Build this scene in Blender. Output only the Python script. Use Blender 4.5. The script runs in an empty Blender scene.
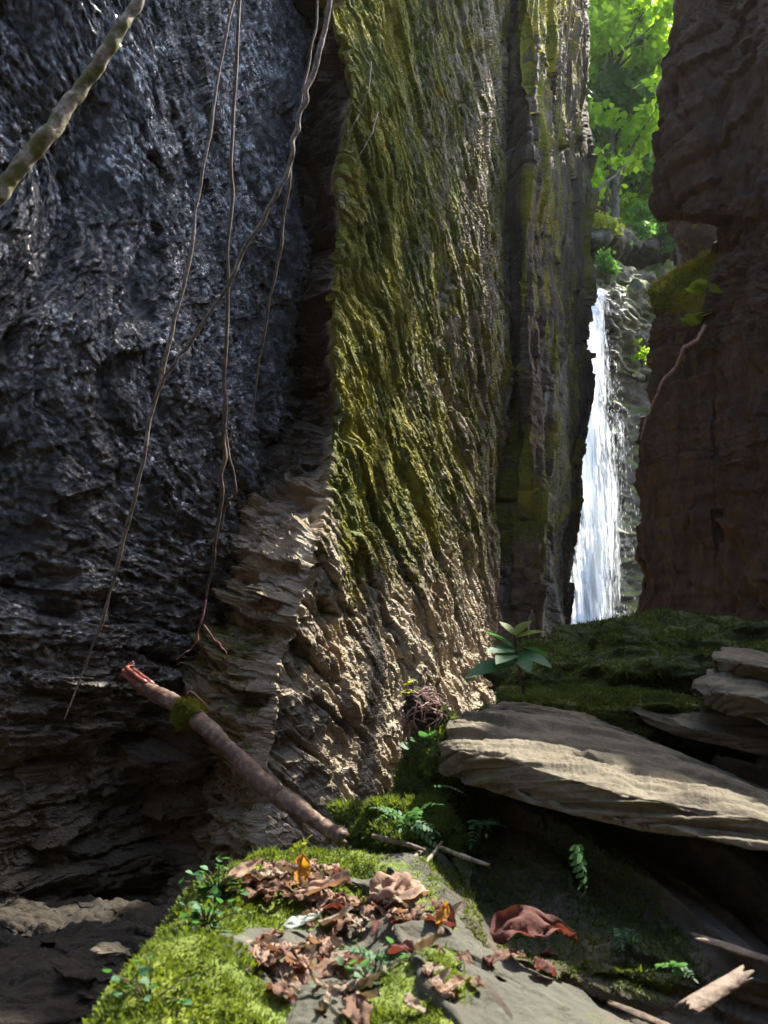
import bpy, math, random
import numpy as np
from mathutils import Vector

random.seed(7)
RNG = np.random.default_rng(11)
scene = bpy.context.scene
COL = scene.collection
R = math.radians

# ------------------------------------------------------------------ camera
W, H = 768, 1024
FPX = 852.0
TILT = R(5.2)
CAM = np.array([0.0, 0.0, 1.5])
FWD = np.array([0, math.cos(TILT), math.sin(TILT)])
UP = np.array([0, -math.sin(TILT), math.cos(TILT)])

def at(px, py, Y):
    d = FWD + np.array([1.0, 0, 0]) * ((px - W / 2) / FPX) - UP * ((py - H / 2) / FPX)
    return CAM + d * (Y / d[1])

def ong(px, py, z=0.8):
    d = FWD + np.array([1.0, 0, 0]) * ((px - W / 2) / FPX) - UP * ((py - H / 2) / FPX)
    return CAM + d * ((z - CAM[2]) / d[2])

cam_d = bpy.data.cameras.new('camera')
cam = bpy.data.objects.new('camera', cam_d)
COL.objects.link(cam)
cam.location = CAM
cam.rotation_euler = (math.pi / 2 + TILT, 0, 0)
cam_d.sensor_fit = 'VERTICAL'
cam_d.sensor_height = 24
cam_d.lens = 24 * FPX / H
cam_d.clip_start = 0.05
cam_d.clip_end = 500
cam_d.dof.use_dof = True
cam_d.dof.focus_distance = 5.2
cam_d.dof.aperture_fstop = 4.0
scene.camera = cam

# ------------------------------------------------------------------ noise
def _hash(ix, iy, iz, seed):
    h = (ix.astype(np.uint32) * np.uint32(374761393) + iy.astype(np.uint32) * np.uint32(668265263)
         + iz.astype(np.uint32) * np.uint32(2246822519) + np.uint32((seed * 3266489917) & 0xffffffff))
    h ^= h >> np.uint32(15)
    h *= np.uint32(2654435761)
    h ^= h >> np.uint32(13)
    h *= np.uint32(3266489917)
    h ^= h >> np.uint32(16)
    return h

def hash01(a, b=None, c=None, seed=0):
    z = np.zeros_like(a, dtype=np.int64)
    b = z if b is None else b
    c = z if c is None else c
    return (_hash(a.astype(np.int64), b.astype(np.int64), c.astype(np.int64), seed) & np.uint32(0xffffff)).astype(np.float32) / 16777216.0

_G = np.array([[1,1,0],[-1,1,0],[1,-1,0],[-1,-1,0],[1,0,1],[-1,0,1],[1,0,-1],[-1,0,-1],
               [0,1,1],[0,-1,1],[0,1,-1],[0,-1,-1],[1,1,0],[-1,1,0],[0,-1,1],[0,-1,-1]], dtype=np.float32)

def perlin(x, y, z, seed=0):
    x, y, z = np.broadcast_arrays(np.asarray(x, np.float32), np.asarray(y, np.float32), np.asarray(z, np.float32))
    ix, iy, iz = np.floor(x), np.floor(y), np.floor(z)
    fx, fy, fz = x - ix, y - iy, z - iz
    ix, iy, iz = ix.astype(np.int64), iy.astype(np.int64), iz.astype(np.int64)
    u, v, w = [t * t * t * (t * (t * 6 - 15) + 10) for t in (fx, fy, fz)]
    r = 0
    for dx in (0, 1):
        wx = u if dx else 1 - u
        for dy in (0, 1):
            wy = v if dy else 1 - v
            for dz in (0, 1):
                wz = w if dz else 1 - w
                g = _G[_hash(ix + dx, iy + dy, iz + dz, seed) & np.uint32(15)]
                r = r + wx * wy * wz * (g[..., 0] * (fx - dx) + g[..., 1] * (fy - dy) + g[..., 2] * (fz - dz))
    return r

def fbm(x, y, z, octs=4, seed=0, gain=0.5):
    a, f, r = 1.0, 1.0, 0
    for o in range(octs):
        r = r + a * perlin(x * f, y * f, z * f, seed + o * 17)
        a *= gain
        f *= 2.03
    return r

def ridged(x, y, z, octs=3, seed=0):
    a, f, r = 1.0, 1.0, 0
    for o in range(octs):
        r = r + a * (1 - 2 * np.abs(perlin(x * f, y * f, z * f, seed + o * 13)))
        a *= 0.5
        f *= 2.1
    return r

def plates(u, v, wu, wv, seed=0, warp=0.5):
    """broken slate plates: each cell of a jittered brick pattern stands out by its own amount and tilts a little"""
    w1 = 0.55 * fbm(u / wu * 1.1, v / wv * 0.3, 0 * u, 3, seed + 5, 0.6)
    w2 = 0.6 * fbm(u / wu * 0.7, v / wv * 0.5, 0 * u + 3.3, 3, seed + 6, 0.65)
    q = v / wv + warp * w1
    lay = np.floor(q)
    s = u / wu * (0.6 + 0.8 * hash01(lay, seed=seed + 8)) + hash01(lay, seed=seed + 1) * 17 + warp * w2
    c = np.floor(s)
    h = hash01(lay, c, seed=seed + 2)
    tilt = (hash01(lay, c, seed=seed + 3) - 0.5) * (q - lay - 0.5) + (hash01(lay, c, seed=seed + 4) - 0.5) * (s - c - 0.5)
    return h - 0.5 + 1.5 * tilt

def sstep(a, b, x):
    t = np.clip((x - a) / (b - a), 0, 1)
    return t * t * (3 - 2 * t)

def gauss(x, c, s):
    return np.exp(-((x - c) / s) ** 2)

def blur(d):
    p = np.pad(d, 1, mode='edge')
    return (p[:-2, 1:-1] + p[2:, 1:-1] + p[1:-1, :-2] + p[1:-1, 2:] + 2 * p[1:-1, 1:-1]) / 6

# ------------------------------------------------------------------ object helpers
def link(name, me, parent=None):
    o = bpy.data.objects.new(name, me)
    COL.objects.link(o)
    if parent is not None:
        o.parent = parent
    return o

def tag(o, label=None, cat=None, group=None, kind=None):
    if label: o['label'] = label
    if cat: o['category'] = cat
    if group: o['group'] = group
    if kind: o['kind'] = kind
    return o

def empty(name, loc, label, cat, group=None):
    o = bpy.data.objects.new(name, None)
    COL.objects.link(o)
    o.location = loc
    o.empty_display_size = 0.1
    return tag(o, label, cat, group)

def mesh_np(name, verts, faces, mat=None, smooth=True, attrs=None):
    """faces: (n,k) int array"""
    me = bpy.data.meshes.new(name)
    verts = np.asarray(verts, np.float32).reshape(-1, 3)
    faces = np.asarray(faces, np.int32)
    n, k = faces.shape
    me.vertices.add(len(verts))
    me.vertices.foreach_set('co', verts.ravel())
    me.loops.add(n * k)
    me.loops.foreach_set('vertex_index', faces.ravel())
    me.polygons.add(n)
    me.polygons.foreach_set('loop_start', np.arange(0, n * k, k, dtype=np.int32))
    me.polygons.foreach_set('loop_total', np.full(n, k, np.int32))
    me.polygons.foreach_set('use_smooth', np.full(n, smooth, bool))
    me.update(calc_edges=True)
    for nm, a in (attrs or {}).items():
        at_ = me.attributes.new(nm, 'FLOAT', 'POINT')
        at_.data.foreach_set('value', np.ascontiguousarray(a, np.float32).ravel())
    if mat: me.materials.append(mat)
    return me

def grid_faces(nv, nu, wrap=False):
    j, i = np.meshgrid(np.arange(nv - 1), np.arange(nu if wrap else nu - 1), indexing='ij')
    i2 = (i + 1) % nu
    a, b, c, d = j * nu + i, j * nu + i2, (j + 1) * nu + i2, (j + 1) * nu + i
    return np.stack([a, b, c, d], -1).reshape(-1, 4)

def resample(knots, n, x):
    return np.interp(x, knots, n)

def net(ctrl, nu, nv, wu=None, wv=None, smooth=0):
    """bilinear dense grid of a control net ctrl[row][col] -> (nv,nu,3), with relative spacing wu/wv per segment"""
    C = np.array(ctrl, float)
    nr, nc = C.shape[:2]
    def params(n, m, w):
        w = np.ones(m - 1) if w is None else np.array((list(w) + [1.0] * m)[:m - 1], float)
        k = np.concatenate([[0], np.cumsum(w)]) / np.sum(w)
        return np.interp(np.linspace(0, 1, n), k, np.arange(m))
    pu, pv = params(nu, nc, wu), params(nv, nr, wv)
    i = np.clip(np.floor(pu).astype(int), 0, nc - 2); fu = pu - i
    j = np.clip(np.floor(pv).astype(int), 0, nr - 2); fv = pv - j
    if smooth:
        fu = fu * (1 - smooth) + smooth * fu * fu * (3 - 2 * fu)
        fv = fv * (1 - smooth) + smooth * fv * fv * (3 - 2 * fv)
    A = C[j][:, i]; B = C[j][:, i + 1]; D = C[j + 1][:, i]; E = C[j + 1][:, i + 1]
    fu = fu[None, :, None]; fv = fv[:, None, None]
    G = (A * (1 - fu) + B * fu) * (1 - fv) + (D * (1 - fu) + E * fu) * fv
    return G, pu, pv

def normals(G, wrap=False, sm=3):
    du = np.roll(G, -1, 1) - np.roll(G, 1, 1) if wrap else np.gradient(G, axis=1)
    dv = np.gradient(G, axis=0)
    n = np.cross(du, dv)
    n /= np.linalg.norm(n, axis=-1, keepdims=True) + 1e-9
    for _ in range(sm):
        n = np.stack([blur(n[..., k]) for k in range(3)], -1)
    n /= np.linalg.norm(n, axis=-1, keepdims=True) + 1e-9
    return n

# ------------------------------------------------------------------ materials
class NT:
    def __init__(self, mat):
        self.t = mat.node_tree
        self.n = self.t.nodes
    def new(self, typ, props=None, **ins):
        nd = self.n.new(typ)
        for k, v in (props or {}).items():
            setattr(nd, k, v)
        for k, v in ins.items():
            self.set(nd, k, v)
        return nd
    def set(self, nd, k, v):
        key = int(k[1:]) if k[0] == 'i' and k[1:].isdigit() else k.replace('_', ' ')
        s = nd.inputs[key]
        if hasattr(v, 'is_linked') or isinstance(v, bpy.types.NodeSocket):
            self.t.links.new(v, s)
        else:
            if isinstance(v, (tuple, list)) and len(v) == 3 and len(getattr(s, 'default_value', [0] * 3)) == 4:
                v = (*v, 1)
            s.default_value = v
    def math(self, op, a, b=0.0, clamp=False):
        return self.new('ShaderNodeMath', {'operation': op, 'use_clamp': clamp}, i0=a, i1=b).outputs[0]
    def noise(self, vec, scale, detail=5, rough=0.55, dist=0.0):
        return self.new('ShaderNodeTexNoise', None, Vector=vec, Scale=scale, Detail=detail, Roughness=rough, Distortion=dist).outputs['Fac']
    def ramp(self, fac, stops):
        nd = self.new('ShaderNodeValToRGB', None, Fac=fac)
        cr = nd.color_ramp
        while len(cr.elements) < len(stops):
            cr.elements.new(0.5)
        for e, (p, c) in zip(cr.elements, stops):
            e.position = p
            e.color = (*c, 1)
        return nd.outputs[0]
    def mix(self, fac, a, b, blend='MIX'):
        nd = self.new('ShaderNodeMix', {'data_type': 'RGBA', 'blend_type': blend})
        self.set(nd, 'i0', fac); self.set(nd, 'i6', a); self.set(nd, 'i7', b)
        return nd.outputs[2]
    def maprange(self, v, a, b, c=0.0, d=1.0):
        return self.new('ShaderNodeMapRange', {'clamp': True}, i0=v, i1=a, i2=b, i3=c, i4=d).outputs[0]
    def attr(self, name):
        return self.new('ShaderNodeAttribute', {'attribute_name': name}).outputs['Fac']
    def pos(self, scale=(1, 1, 1)):
        tc = self.new('ShaderNodeTexCoord').outputs['Object']
        if scale == (1, 1, 1):
            return tc
        m = self.new('ShaderNodeMapping', None, Vector=tc)
        m.inputs['Scale'].default_value = scale
        return m.outputs[0]
    def frame(self, T, N, dip, sc=(0.35, 1.0, 1.0), wob=0.0):
        """coordinates along the bedding, across it and out of the face"""
        T, N = Vector(T).normalized(), Vector(N).normalized()
        Z = Vector((0, 0, 1)); c, d = math.cos(R(dip)), math.sin(R(dip))
        p = self.pos()
        if wob:
            nz = self.new('ShaderNodeTexNoise', None, Vector=p, Scale=3.0, Detail=6.0, Roughness=0.65).outputs['Color']
            ad = self.new('ShaderNodeVectorMath', {'operation': 'MULTIPLY_ADD'}, i0=nz)
            ad.inputs[1].default_value = (wob,) * 3
            self.t.links.new(p, ad.inputs[2])
            p = ad.outputs[0]
        outs = []
        for vec, k in ((T * c - Z * d, sc[0]), (T * d + Z * c, sc[1]), (N, sc[2])):
            dn = self.new('ShaderNodeVectorMath', {'operation': 'DOT_PRODUCT'}, i0=p)
            dn.inputs[1].default_value = vec * k
            outs.append(dn.outputs['Value'])
        return self.new('ShaderNodeCombineXYZ', None, i0=outs[0], i1=outs[1], i2=outs[2]).outputs[0]

def new_mat(name):
    m = bpy.data.materials.new(name)
    m.use_nodes = True
    m.node_tree.nodes.clear()
    return m, NT(m)

def rock_mat(name, cols, moss=((0.025, 0.04, 0.008), (0.09, 0.12, 0.015)), streak=None, rough=(0.8, 0.2), bump=0.5, scale=1.0, fine=90.0, spec=0.5, glint=0.0, flake=0.6,
             tonecols=((0.012, 0.012, 0.013), (0.034, 0.033, 0.033), (0.075, 0.072, 0.07))):
    m, t = new_mat(name)
    p = t.pos()
    n1 = t.noise(p, 1.7 * scale, 9, 0.62, 0.3)
    n2 = t.noise(p, 14 * scale, 6, 0.65)
    f = t.math('ADD', t.math('MULTIPLY', n1, 0.62), t.math('MULTIPLY', n2, 0.38))
    streak = streak or ((1, 0, 0), (0, -1, 0), 12)
    if True:
        ps = t.frame(*streak, sc=(0.22, 1.0, 0.5), wob=0.12)
        n3 = t.noise(ps, 9 * scale, 6, 0.65)
        f = t.math('ADD', t.math('MULTIPLY', f, 0.6), t.math('MULTIPLY', n3, 0.4))
    base = t.ramp(f, [(0.34, cols[0]), (0.5, cols[1]), (0.66, cols[2])])
    # warm and cool stains
    st = t.noise(p, 3.1 * scale, 4, 0.5)
    base = t.mix(t.maprange(st, 0.52, 0.7, 0, 0.55), base, cols[3], 'MIX')
    tn = t.math('ADD', t.attr('tone'), t.math('MULTIPLY', t.math('SUBTRACT', n2, 0.5), 0.6))
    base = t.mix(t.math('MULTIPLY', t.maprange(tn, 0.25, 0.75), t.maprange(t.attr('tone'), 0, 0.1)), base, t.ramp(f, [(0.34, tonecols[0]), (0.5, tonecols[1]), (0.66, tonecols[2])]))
    ma = t.attr('moss')
    nm = t.noise(p, 22 * scale, 6, 0.7)
    nb = t.noise(p, 4.3 * scale, 4, 0.6)
    mf = t.math('ADD', ma, t.math('ADD', t.math('MULTIPLY', t.math('SUBTRACT', nm, 0.5), 1.5), t.math('MULTIPLY', t.math('SUBTRACT', nb, 0.5), 1.3)))
    mf = t.maprange(mf, 0.42, 0.62)
    mf = t.math('MULTIPLY', mf, t.maprange(ma, 0.02, 0.12))
    mc = t.ramp(t.noise(p, 31 * scale, 5, 0.7), [(0.33, moss[0]), (0.68, moss[1])])
    mc = t.mix(t.maprange(t.noise(p, 2.3, 3), 0.4, 0.65), mc, (moss[1][0] * 1.5, moss[1][1] * 1.15, moss[1][2]), 'MIX')
    colr = t.mix(mf, base, mc)
    wet = t.attr('wet')
    wn = t.maprange(t.math('ADD', wet, t.math('MULTIPLY', t.math('SUBTRACT', t.noise(p, 5 * scale, 5, 0.6), 0.5), 1.2)), 0.35, 0.65)
    wn = t.math('MULTIPLY', wn, t.maprange(wet, 0.0, 0.1))
    wn = t.math('MULTIPLY', wn, t.math('SUBTRACT', 1.0, t.math('MULTIPLY', mf, 0.7)))
    ro = t.math('ADD', t.math('MULTIPLY', wn, rough[1] - rough[0]), rough[0])
    ro = t.math('ADD', ro, t.math('MULTIPLY', t.math('SUBTRACT', n2, 0.5), 0.2))
    dark = t.mix(t.math('MULTIPLY', wn, 0.45), colr, (0.012, 0.014, 0.017))
    b1 = t.noise(p, fine, 8, 0.7)
    b2 = t.noise(ps, 30 * scale, 6, 0.65)
    fv = t.frame(*streak, sc=(0.3, 1.0, 0.6), wob=0.06)
    vo1 = t.new('ShaderNodeTexVoronoi', {'feature': 'F1'}, Vector=fv, Scale=16.0 * scale).outputs['Color']
    vo2 = t.new('ShaderNodeTexVoronoi', {'feature': 'F1'}, Vector=fv, Scale=42.0 * scale).outputs['Color']
    fl = t.math('ADD', t.math('MULTIPLY', vo1, 1.0), t.math('MULTIPLY', vo2, 0.45))
    bh = t.math('ADD', t.math('MULTIPLY', b1, 0.4), t.math('ADD', t.math('MULTIPLY', b2, 0.6), t.math('MULTIPLY', fl, flake)))
    bh = t.math('ADD', bh, t.math('MULTIPLY', t.math('MULTIPLY', nm, mf), 0.9))
    bp = t.new('ShaderNodeBump', None, Height=bh, Strength=bump, Distance=0.03)
    b = t.new('ShaderNodeBsdfPrincipled', None, Base_Color=dark, Roughness=ro, Normal=bp.outputs[0])
    b.inputs['Specular IOR Level'].default_value = spec
    out = b.outputs[0]
    if glint:
        # films of water over mica-bright cleavage faces
        gn = t.math('ADD', t.noise(ps, 44, 6, 0.75), t.math('MULTIPLY', vo2, 0.5))
        gb = t.new('ShaderNodeBump', None, Height=t.math('ADD', gn, t.math('MULTIPLY', t.noise(p, 55, 4, 0.7), 0.8)), Strength=1.0, Distance=0.05)
        gl = t.new('ShaderNodeBsdfGlossy', None, Color=(0.88, 0.87, 0.86), Roughness=0.07, Normal=gb.outputs[0])
        gf = t.math('MULTIPLY', t.math('MULTIPLY', wn, glint), t.math('MULTIPLY', t.maprange(t.noise(p, 5.0, 4, 0.6), 0.42, 0.62, 0.3, 1.0), t.maprange(t.noise(t.frame(*streak, sc=(0.45, 1.0, 0.7), wob=0.05), 46, 4, 0.6), 0.47, 0.57, 0.10, 1.0)))
        mx = t.new('ShaderNodeMixShader', None, i0=gf, i1=out, i2=gl.outputs[0])
        out = mx.outputs[0]
    o = t.new('ShaderNodeOutputMaterial', None, Surface=out)
    return m

def leaf_mat(name, c0, c1, trans=0.5, tcol=None, rough=0.4, var='var'):
    m, t = new_mat(name)
    v = t.attr(var)
    base = t.ramp(v, [(0.05, c0), (0.95, c1)])
    p = t.pos()
    base = t.mix(t.maprange(t.noise(p, 60, 4), 0.35, 0.7, 0, 0.5), base, tuple(x * 0.55 for x in c0))
    bp = t.new('ShaderNodeBump', None, Height=t.noise(p, 110, 5, 0.65), Strength=0.5, Distance=0.006)
    b = t.new('ShaderNodeBsdfPrincipled', None, Base_Color=base, Roughness=rough, Normal=bp.outputs[0])
    b.inputs['Specular IOR Level'].default_value = 0.35
    tr = t.new('ShaderNodeBsdfTranslucent')
    if tcol:
        tc = t.mix(0.75, base, tcol)
        t.set(tr, 'Color', tc)
    else:
        t.set(tr, 'Color', base)
    mx = t.new('ShaderNodeMixShader', None, i0=trans, i1=b.outputs[0], i2=tr.outputs[0])
    t.new('ShaderNodeOutputMaterial', None, Surface=mx.outputs[0])
    return m

def bark_mat(name, cols, scale=30, stretch=(1, 1, 1), rough=0.75, bump=0.6, moss=None, spec=0.4):
    m, t = new_mat(name)
    p = t.pos(stretch)
    n = t.noise(p, scale, 7, 0.65, 0.4)
    n2 = t.noise(t.pos(), scale * 0.25, 4, 0.6)
    c = t.ramp(t.math('ADD', t.math('MULTIPLY', n, 0.6), t.math('MULTIPLY', n2, 0.4)), [(0.36, cols[0]), (0.5, cols[1]), (0.64, cols[2])])
    if moss:
        c = t.mix(t.maprange(t.noise(t.pos(), 17, 5, 0.65), moss[0], moss[0] + 0.08), c, moss[1])
    bp = t.new('ShaderNodeBump', None, Height=n, Strength=bump, Distance=0.006)
    b = t.new('ShaderNodeBsdfPrincipled', None, Base_Color=c, Roughness=rough, Normal=bp.outputs[0])
    b.inputs['Specular IOR Level'].default_value = spec
    t.new('ShaderNodeOutputMaterial', None, Surface=b.outputs[0])
    return m

M = {}
M['wet_slate'] = rock_mat('wet_slate', [(0.020, 0.0175, 0.014), (0.052, 0.045, 0.036), (0.115, 0.10, 0.08), (0.085, 0.06, 0.03)],
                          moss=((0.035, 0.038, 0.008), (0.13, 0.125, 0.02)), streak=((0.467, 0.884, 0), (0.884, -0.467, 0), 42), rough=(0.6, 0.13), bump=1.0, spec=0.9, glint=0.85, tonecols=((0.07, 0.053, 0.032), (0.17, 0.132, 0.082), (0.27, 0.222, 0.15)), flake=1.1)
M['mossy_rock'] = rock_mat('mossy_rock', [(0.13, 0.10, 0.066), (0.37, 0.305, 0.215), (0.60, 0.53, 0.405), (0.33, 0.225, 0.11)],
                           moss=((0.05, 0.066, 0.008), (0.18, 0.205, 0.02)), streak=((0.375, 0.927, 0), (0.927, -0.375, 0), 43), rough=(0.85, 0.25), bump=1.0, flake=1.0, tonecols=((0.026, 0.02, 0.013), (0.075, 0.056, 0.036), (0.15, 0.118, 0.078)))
M['brown_rock'] = rock_mat('brown_rock', [(0.026, 0.015, 0.009), (0.066, 0.039, 0.025), (0.12, 0.076, 0.05), (0.095, 0.05, 0.024)],
                           moss=((0.03, 0.04, 0.006), (0.13, 0.14, 0.015)), streak=((0.2, 0.98, 0), (0.98, -0.2, 0), 84), rough=(0.9, 0.5), bump=0.9, flake=0.8)
M['back_rock'] = rock_mat('back_rock', [(0.02, 0.02, 0.02), (0.075, 0.07, 0.06), (0.22, 0.21, 0.17), (0.12, 0.11, 0.05)],
                          moss=((0.02, 0.04, 0.008), (0.10, 0.14, 0.02)), streak=((1, 0, 0), (0, -1, 0), 4), rough=(0.8, 0.25), bump=0.7, fine=40)
M['slab_rock'] = rock_mat('slab_rock', [(0.05, 0.042, 0.027), (0.122, 0.102, 0.066), (0.215, 0.187, 0.127), (0.145, 0.11, 0.06)],
                          moss=((0.03, 0.045, 0.01), (0.11, 0.13, 0.02)), streak=((0.9, -0.4, 0), (-0.4, -0.9, 0.0), 16), rough=(0.85, 0.4), bump=0.55, scale=2.0, fine=140)
M['dark_bank'] = rock_mat('dark_bank', [(0.025, 0.02, 0.014), (0.06, 0.048, 0.032), (0.13, 0.10, 0.07), (0.08, 0.06, 0.025)],
                          moss=((0.012, 0.022, 0.005), (0.06, 0.085, 0.015)), streak=((0.95, -0.3, 0), (-0.3, -0.95, 0), 24), rough=(0.85, 0.4), bump=0.7, scale=2.0)
M['ledge_rock'] = rock_mat('ledge_rock', [(0.028, 0.027, 0.019), (0.062, 0.062, 0.046), (0.12, 0.118, 0.092), (0.07, 0.055, 0.034)],
                           moss=((0.03, 0.06, 0.008), (0.12, 0.19, 0.02)), rough=(0.85, 0.4), bump=0.6, scale=2.5, fine=140, tonecols=((0.025, 0.018, 0.012), (0.05, 0.037, 0.026), (0.085, 0.065, 0.048)))
M['ground'] = rock_mat('ground_soil', [(0.010, 0.007, 0.005), (0.024, 0.018, 0.011), (0.05, 0.037, 0.024), (0.03, 0.022, 0.011)],
                       moss=((0.02, 0.03, 0.008), (0.08, 0.10, 0.02)), rough=(0.95, 0.5), bump=0.8, scale=2.0)
M['moss_blade'] = leaf_mat('moss_blade', (0.018, 0.04, 0.006), (0.125, 0.18, 0.018), 0.35, (0.26, 0.34, 0.03), 0.7)
M['moss_gold'] = leaf_mat('moss_gold', (0.06, 0.075, 0.01), (0.22, 0.23, 0.025), 0.3, (0.40, 0.38, 0.03), 0.8)
M['moss_dark'] = leaf_mat('moss_dark', (0.02, 0.042, 0.006), (0.11, 0.145, 0.018), 0.3, (0.2, 0.25, 0.02), 0.85)
M['tree_leaf'] = leaf_mat('tree_leaf', (0.03, 0.09, 0.010), (0.13, 0.24, 0.018), 0.62, (0.5, 0.8, 0.03), 0.4)
M['tree_leaf_deep'] = leaf_mat('tree_leaf_deep', (0.018, 0.06, 0.015), (0.05, 0.13, 0.02), 0.5, (0.16, 0.38, 0.04), 0.45)
M['plant_leaf'] = leaf_mat('plant_leaf', (0.025, 0.10, 0.04), (0.055, 0.17, 0.06), 0.3, (0.12, 0.34, 0.06), 0.5)
M['fern_leaf'] = leaf_mat('fern_leaf', (0.035, 0.10, 0.045), (0.08, 0.18, 0.075), 0.35, (0.15, 0.35, 0.08), 0.5)
M['sun_leaf'] = leaf_mat('sun_leaf', (0.06, 0.14, 0.012), (0.16, 0.28, 0.02), 0.62, (0.62, 0.92, 0.05), 0.4)
M['bright_leaf'] = leaf_mat('bright_leaf', (0.10, 0.16, 0.02), (0.22, 0.28, 0.03), 0.5, (0.45, 0.5, 0.04), 0.45)
M['dead_pale'] = leaf_mat('dead_pale', (0.28, 0.17, 0.12), (0.42, 0.29, 0.22), 0.25, (0.45, 0.25, 0.12), 0.85)
M['dead_brown'] = leaf_mat('dead_brown', (0.10, 0.055, 0.035), (0.24, 0.14, 0.10), 0.2, (0.3, 0.13, 0.06), 0.85)
M['dead_grey'] = leaf_mat('dead_grey', (0.16, 0.12, 0.09), (0.34, 0.27, 0.21), 0.15, (0.3, 0.2, 0.1), 0.85)
M['dead_red'] = leaf_mat('dead_red', (0.075, 0.026, 0.021), (0.15, 0.055, 0.043), 0.2, (0.28, 0.07, 0.04), 0.85)
M['dead_yellow'] = leaf_mat('dead_yellow', (0.30, 0.11, 0.02), (0.55, 0.30, 0.03), 0.4, (0.75, 0.4, 0.03), 0.85)
M['dead_orange'] = leaf_mat('dead_orange', (0.40, 0.10, 0.02), (0.55, 0.18, 0.03), 0.3, (0.7, 0.2, 0.03), 0.85)
M['grey_leaf'] = leaf_mat('grey_leaf', (0.30, 0.34, 0.30), (0.42, 0.46, 0.42), 0.2, None, 0.5)
M['vine'] = bark_mat('vine_bark', [(0.06, 0.046, 0.037), (0.15, 0.118, 0.09), (0.28, 0.23, 0.18)], 60)
M['vine_dark'] = bark_mat('vine_dark', [(0.03, 0.022, 0.016), (0.075, 0.05, 0.032), (0.14, 0.095, 0.06)], 60)
M['mossy_bark'] = bark_mat('mossy_bark', [(0.06, 0.05, 0.03), (0.20, 0.165, 0.115), (0.44, 0.40, 0.33)], 40, moss=(0.46, (0.10, 0.10, 0.014)))
M['stick_bark'] = bark_mat('stick_bark', [(0.035, 0.017, 0.011), (0.10, 0.054, 0.036), (0.23, 0.155, 0.115)], 45, rough=0.45, spec=0.6, bump=0.8)
M['raw_wood'] = bark_mat('raw_wood', [(0.09, 0.02, 0.016), (0.20, 0.055, 0.04), (0.30, 0.12, 0.09)], 60, rough=0.35, spec=0.6)
M['pale_wood'] = bark_mat('pale_wood', [(0.09, 0.062, 0.043), (0.16, 0.118, 0.085), (0.25, 0.19, 0.145)], 50, (1, 1, 1))
M['trunk'] = bark_mat('trunk_bark', [(0.03, 0.026, 0.02), (0.07, 0.06, 0.045), (0.14, 0.12, 0.09)], 8)
M['pink_root'] = bark_mat('pink_root', [(0.13, 0.07, 0.06), (0.30, 0.18, 0.16), (0.48, 0.34, 0.30)], 70)
M['red_root'] = bark_mat('red_root', [(0.10, 0.03, 0.03), (0.2, 0.07, 0.06), (0.3, 0.14, 0.12)], 70)

# ------------------------------------------------------------------ geometry helpers
def tube_geo(pts, rad, sides=8, noise=0.0, seed=0, sub=6):
    P = np.array(pts, float)
    n = len(P)
    rad = np.interp(np.linspace(0, 1, n), np.linspace(0, 1, len(rad)), rad) if hasattr(rad, '__len__') else np.full(n, rad)
    # catmull-rom
    Q, RR = [], []
    for i in range(n - 1):
        p0, p1, p2, p3 = P[max(i - 1, 0)], P[i], P[i + 1], P[min(i + 2, n - 1)]
        for k in range(sub):
            t = k / sub
            Q.append(0.5 * ((2 * p1) + (-p0 + p2) * t + (2 * p0 - 5 * p1 + 4 * p2 - p3) * t * t + (-p0 + 3 * p1 - 3 * p2 + p3) * t ** 3))
            RR.append(rad[i] * (1 - t) + rad[i + 1] * t)
    Q.append(P[-1]); RR.append(rad[-1])
    Q = np.array(Q); RR = np.array(RR)
    T = np.gradient(Q, axis=0)
    T /= np.linalg.norm(T, axis=1, keepdims=True) + 1e-9
    ref = np.array([0.31, 0.87, 0.12])
    A = np.cross(T, ref); A /= np.linalg.norm(A, axis=1, keepdims=True) + 1e-9
    B = np.cross(T, A)
    th = np.linspace(0, 2 * np.pi, sides, endpoint=False)
    V = Q[:, None, :] + (RR[:, None, None]) * (np.cos(th)[None, :, None] * A[:, None, :] + np.sin(th)[None, :, None] * B[:, None, :])
    if noise:
        d = fbm(V[..., 0] * 22, V[..., 1] * 22, V[..., 2] * 22, 3, seed) * noise
        d2 = perlin(V[..., 0] * 6, V[..., 1] * 6, V[..., 2] * 6, seed + 9) * noise * 1.2
        V = Q[:, None] + (V - Q[:, None]) * (1 + d + d2)[..., None]
    V = V.reshape(-1, 3)
    F = grid_faces(len(Q), sides, True)
    # caps as fan of quads (degenerate-free tris as quads with a doubled centre are avoided: collapse ring)
    c0, c1 = len(V), len(V) + 1
    V = np.vstack([V, Q[0], Q[-1]])
    caps = []
    for i in range(0, sides, 2):
        caps.append([c0, (i + 2) % sides, i + 1, i])
        o = (len(Q) - 1) * sides
        caps.append([c1, o + i, o + i + 1, o + (i + 2) % sides])
    return V, np.vstack([F, np.array(caps)])

def merge(geos):
    Vs, Fs, n = [], [], 0
    for v, f in geos:
        Vs.append(v); Fs.append(f + n); n += len(v)
    return np.vstack(Vs), np.vstack(Fs)

def tube(name, pts, rad, mat, parent=None, **k):
    v, f = tube_geo(pts, rad, **k)
    return link(name, mesh_np(name, v, f, mat), parent)

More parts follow.
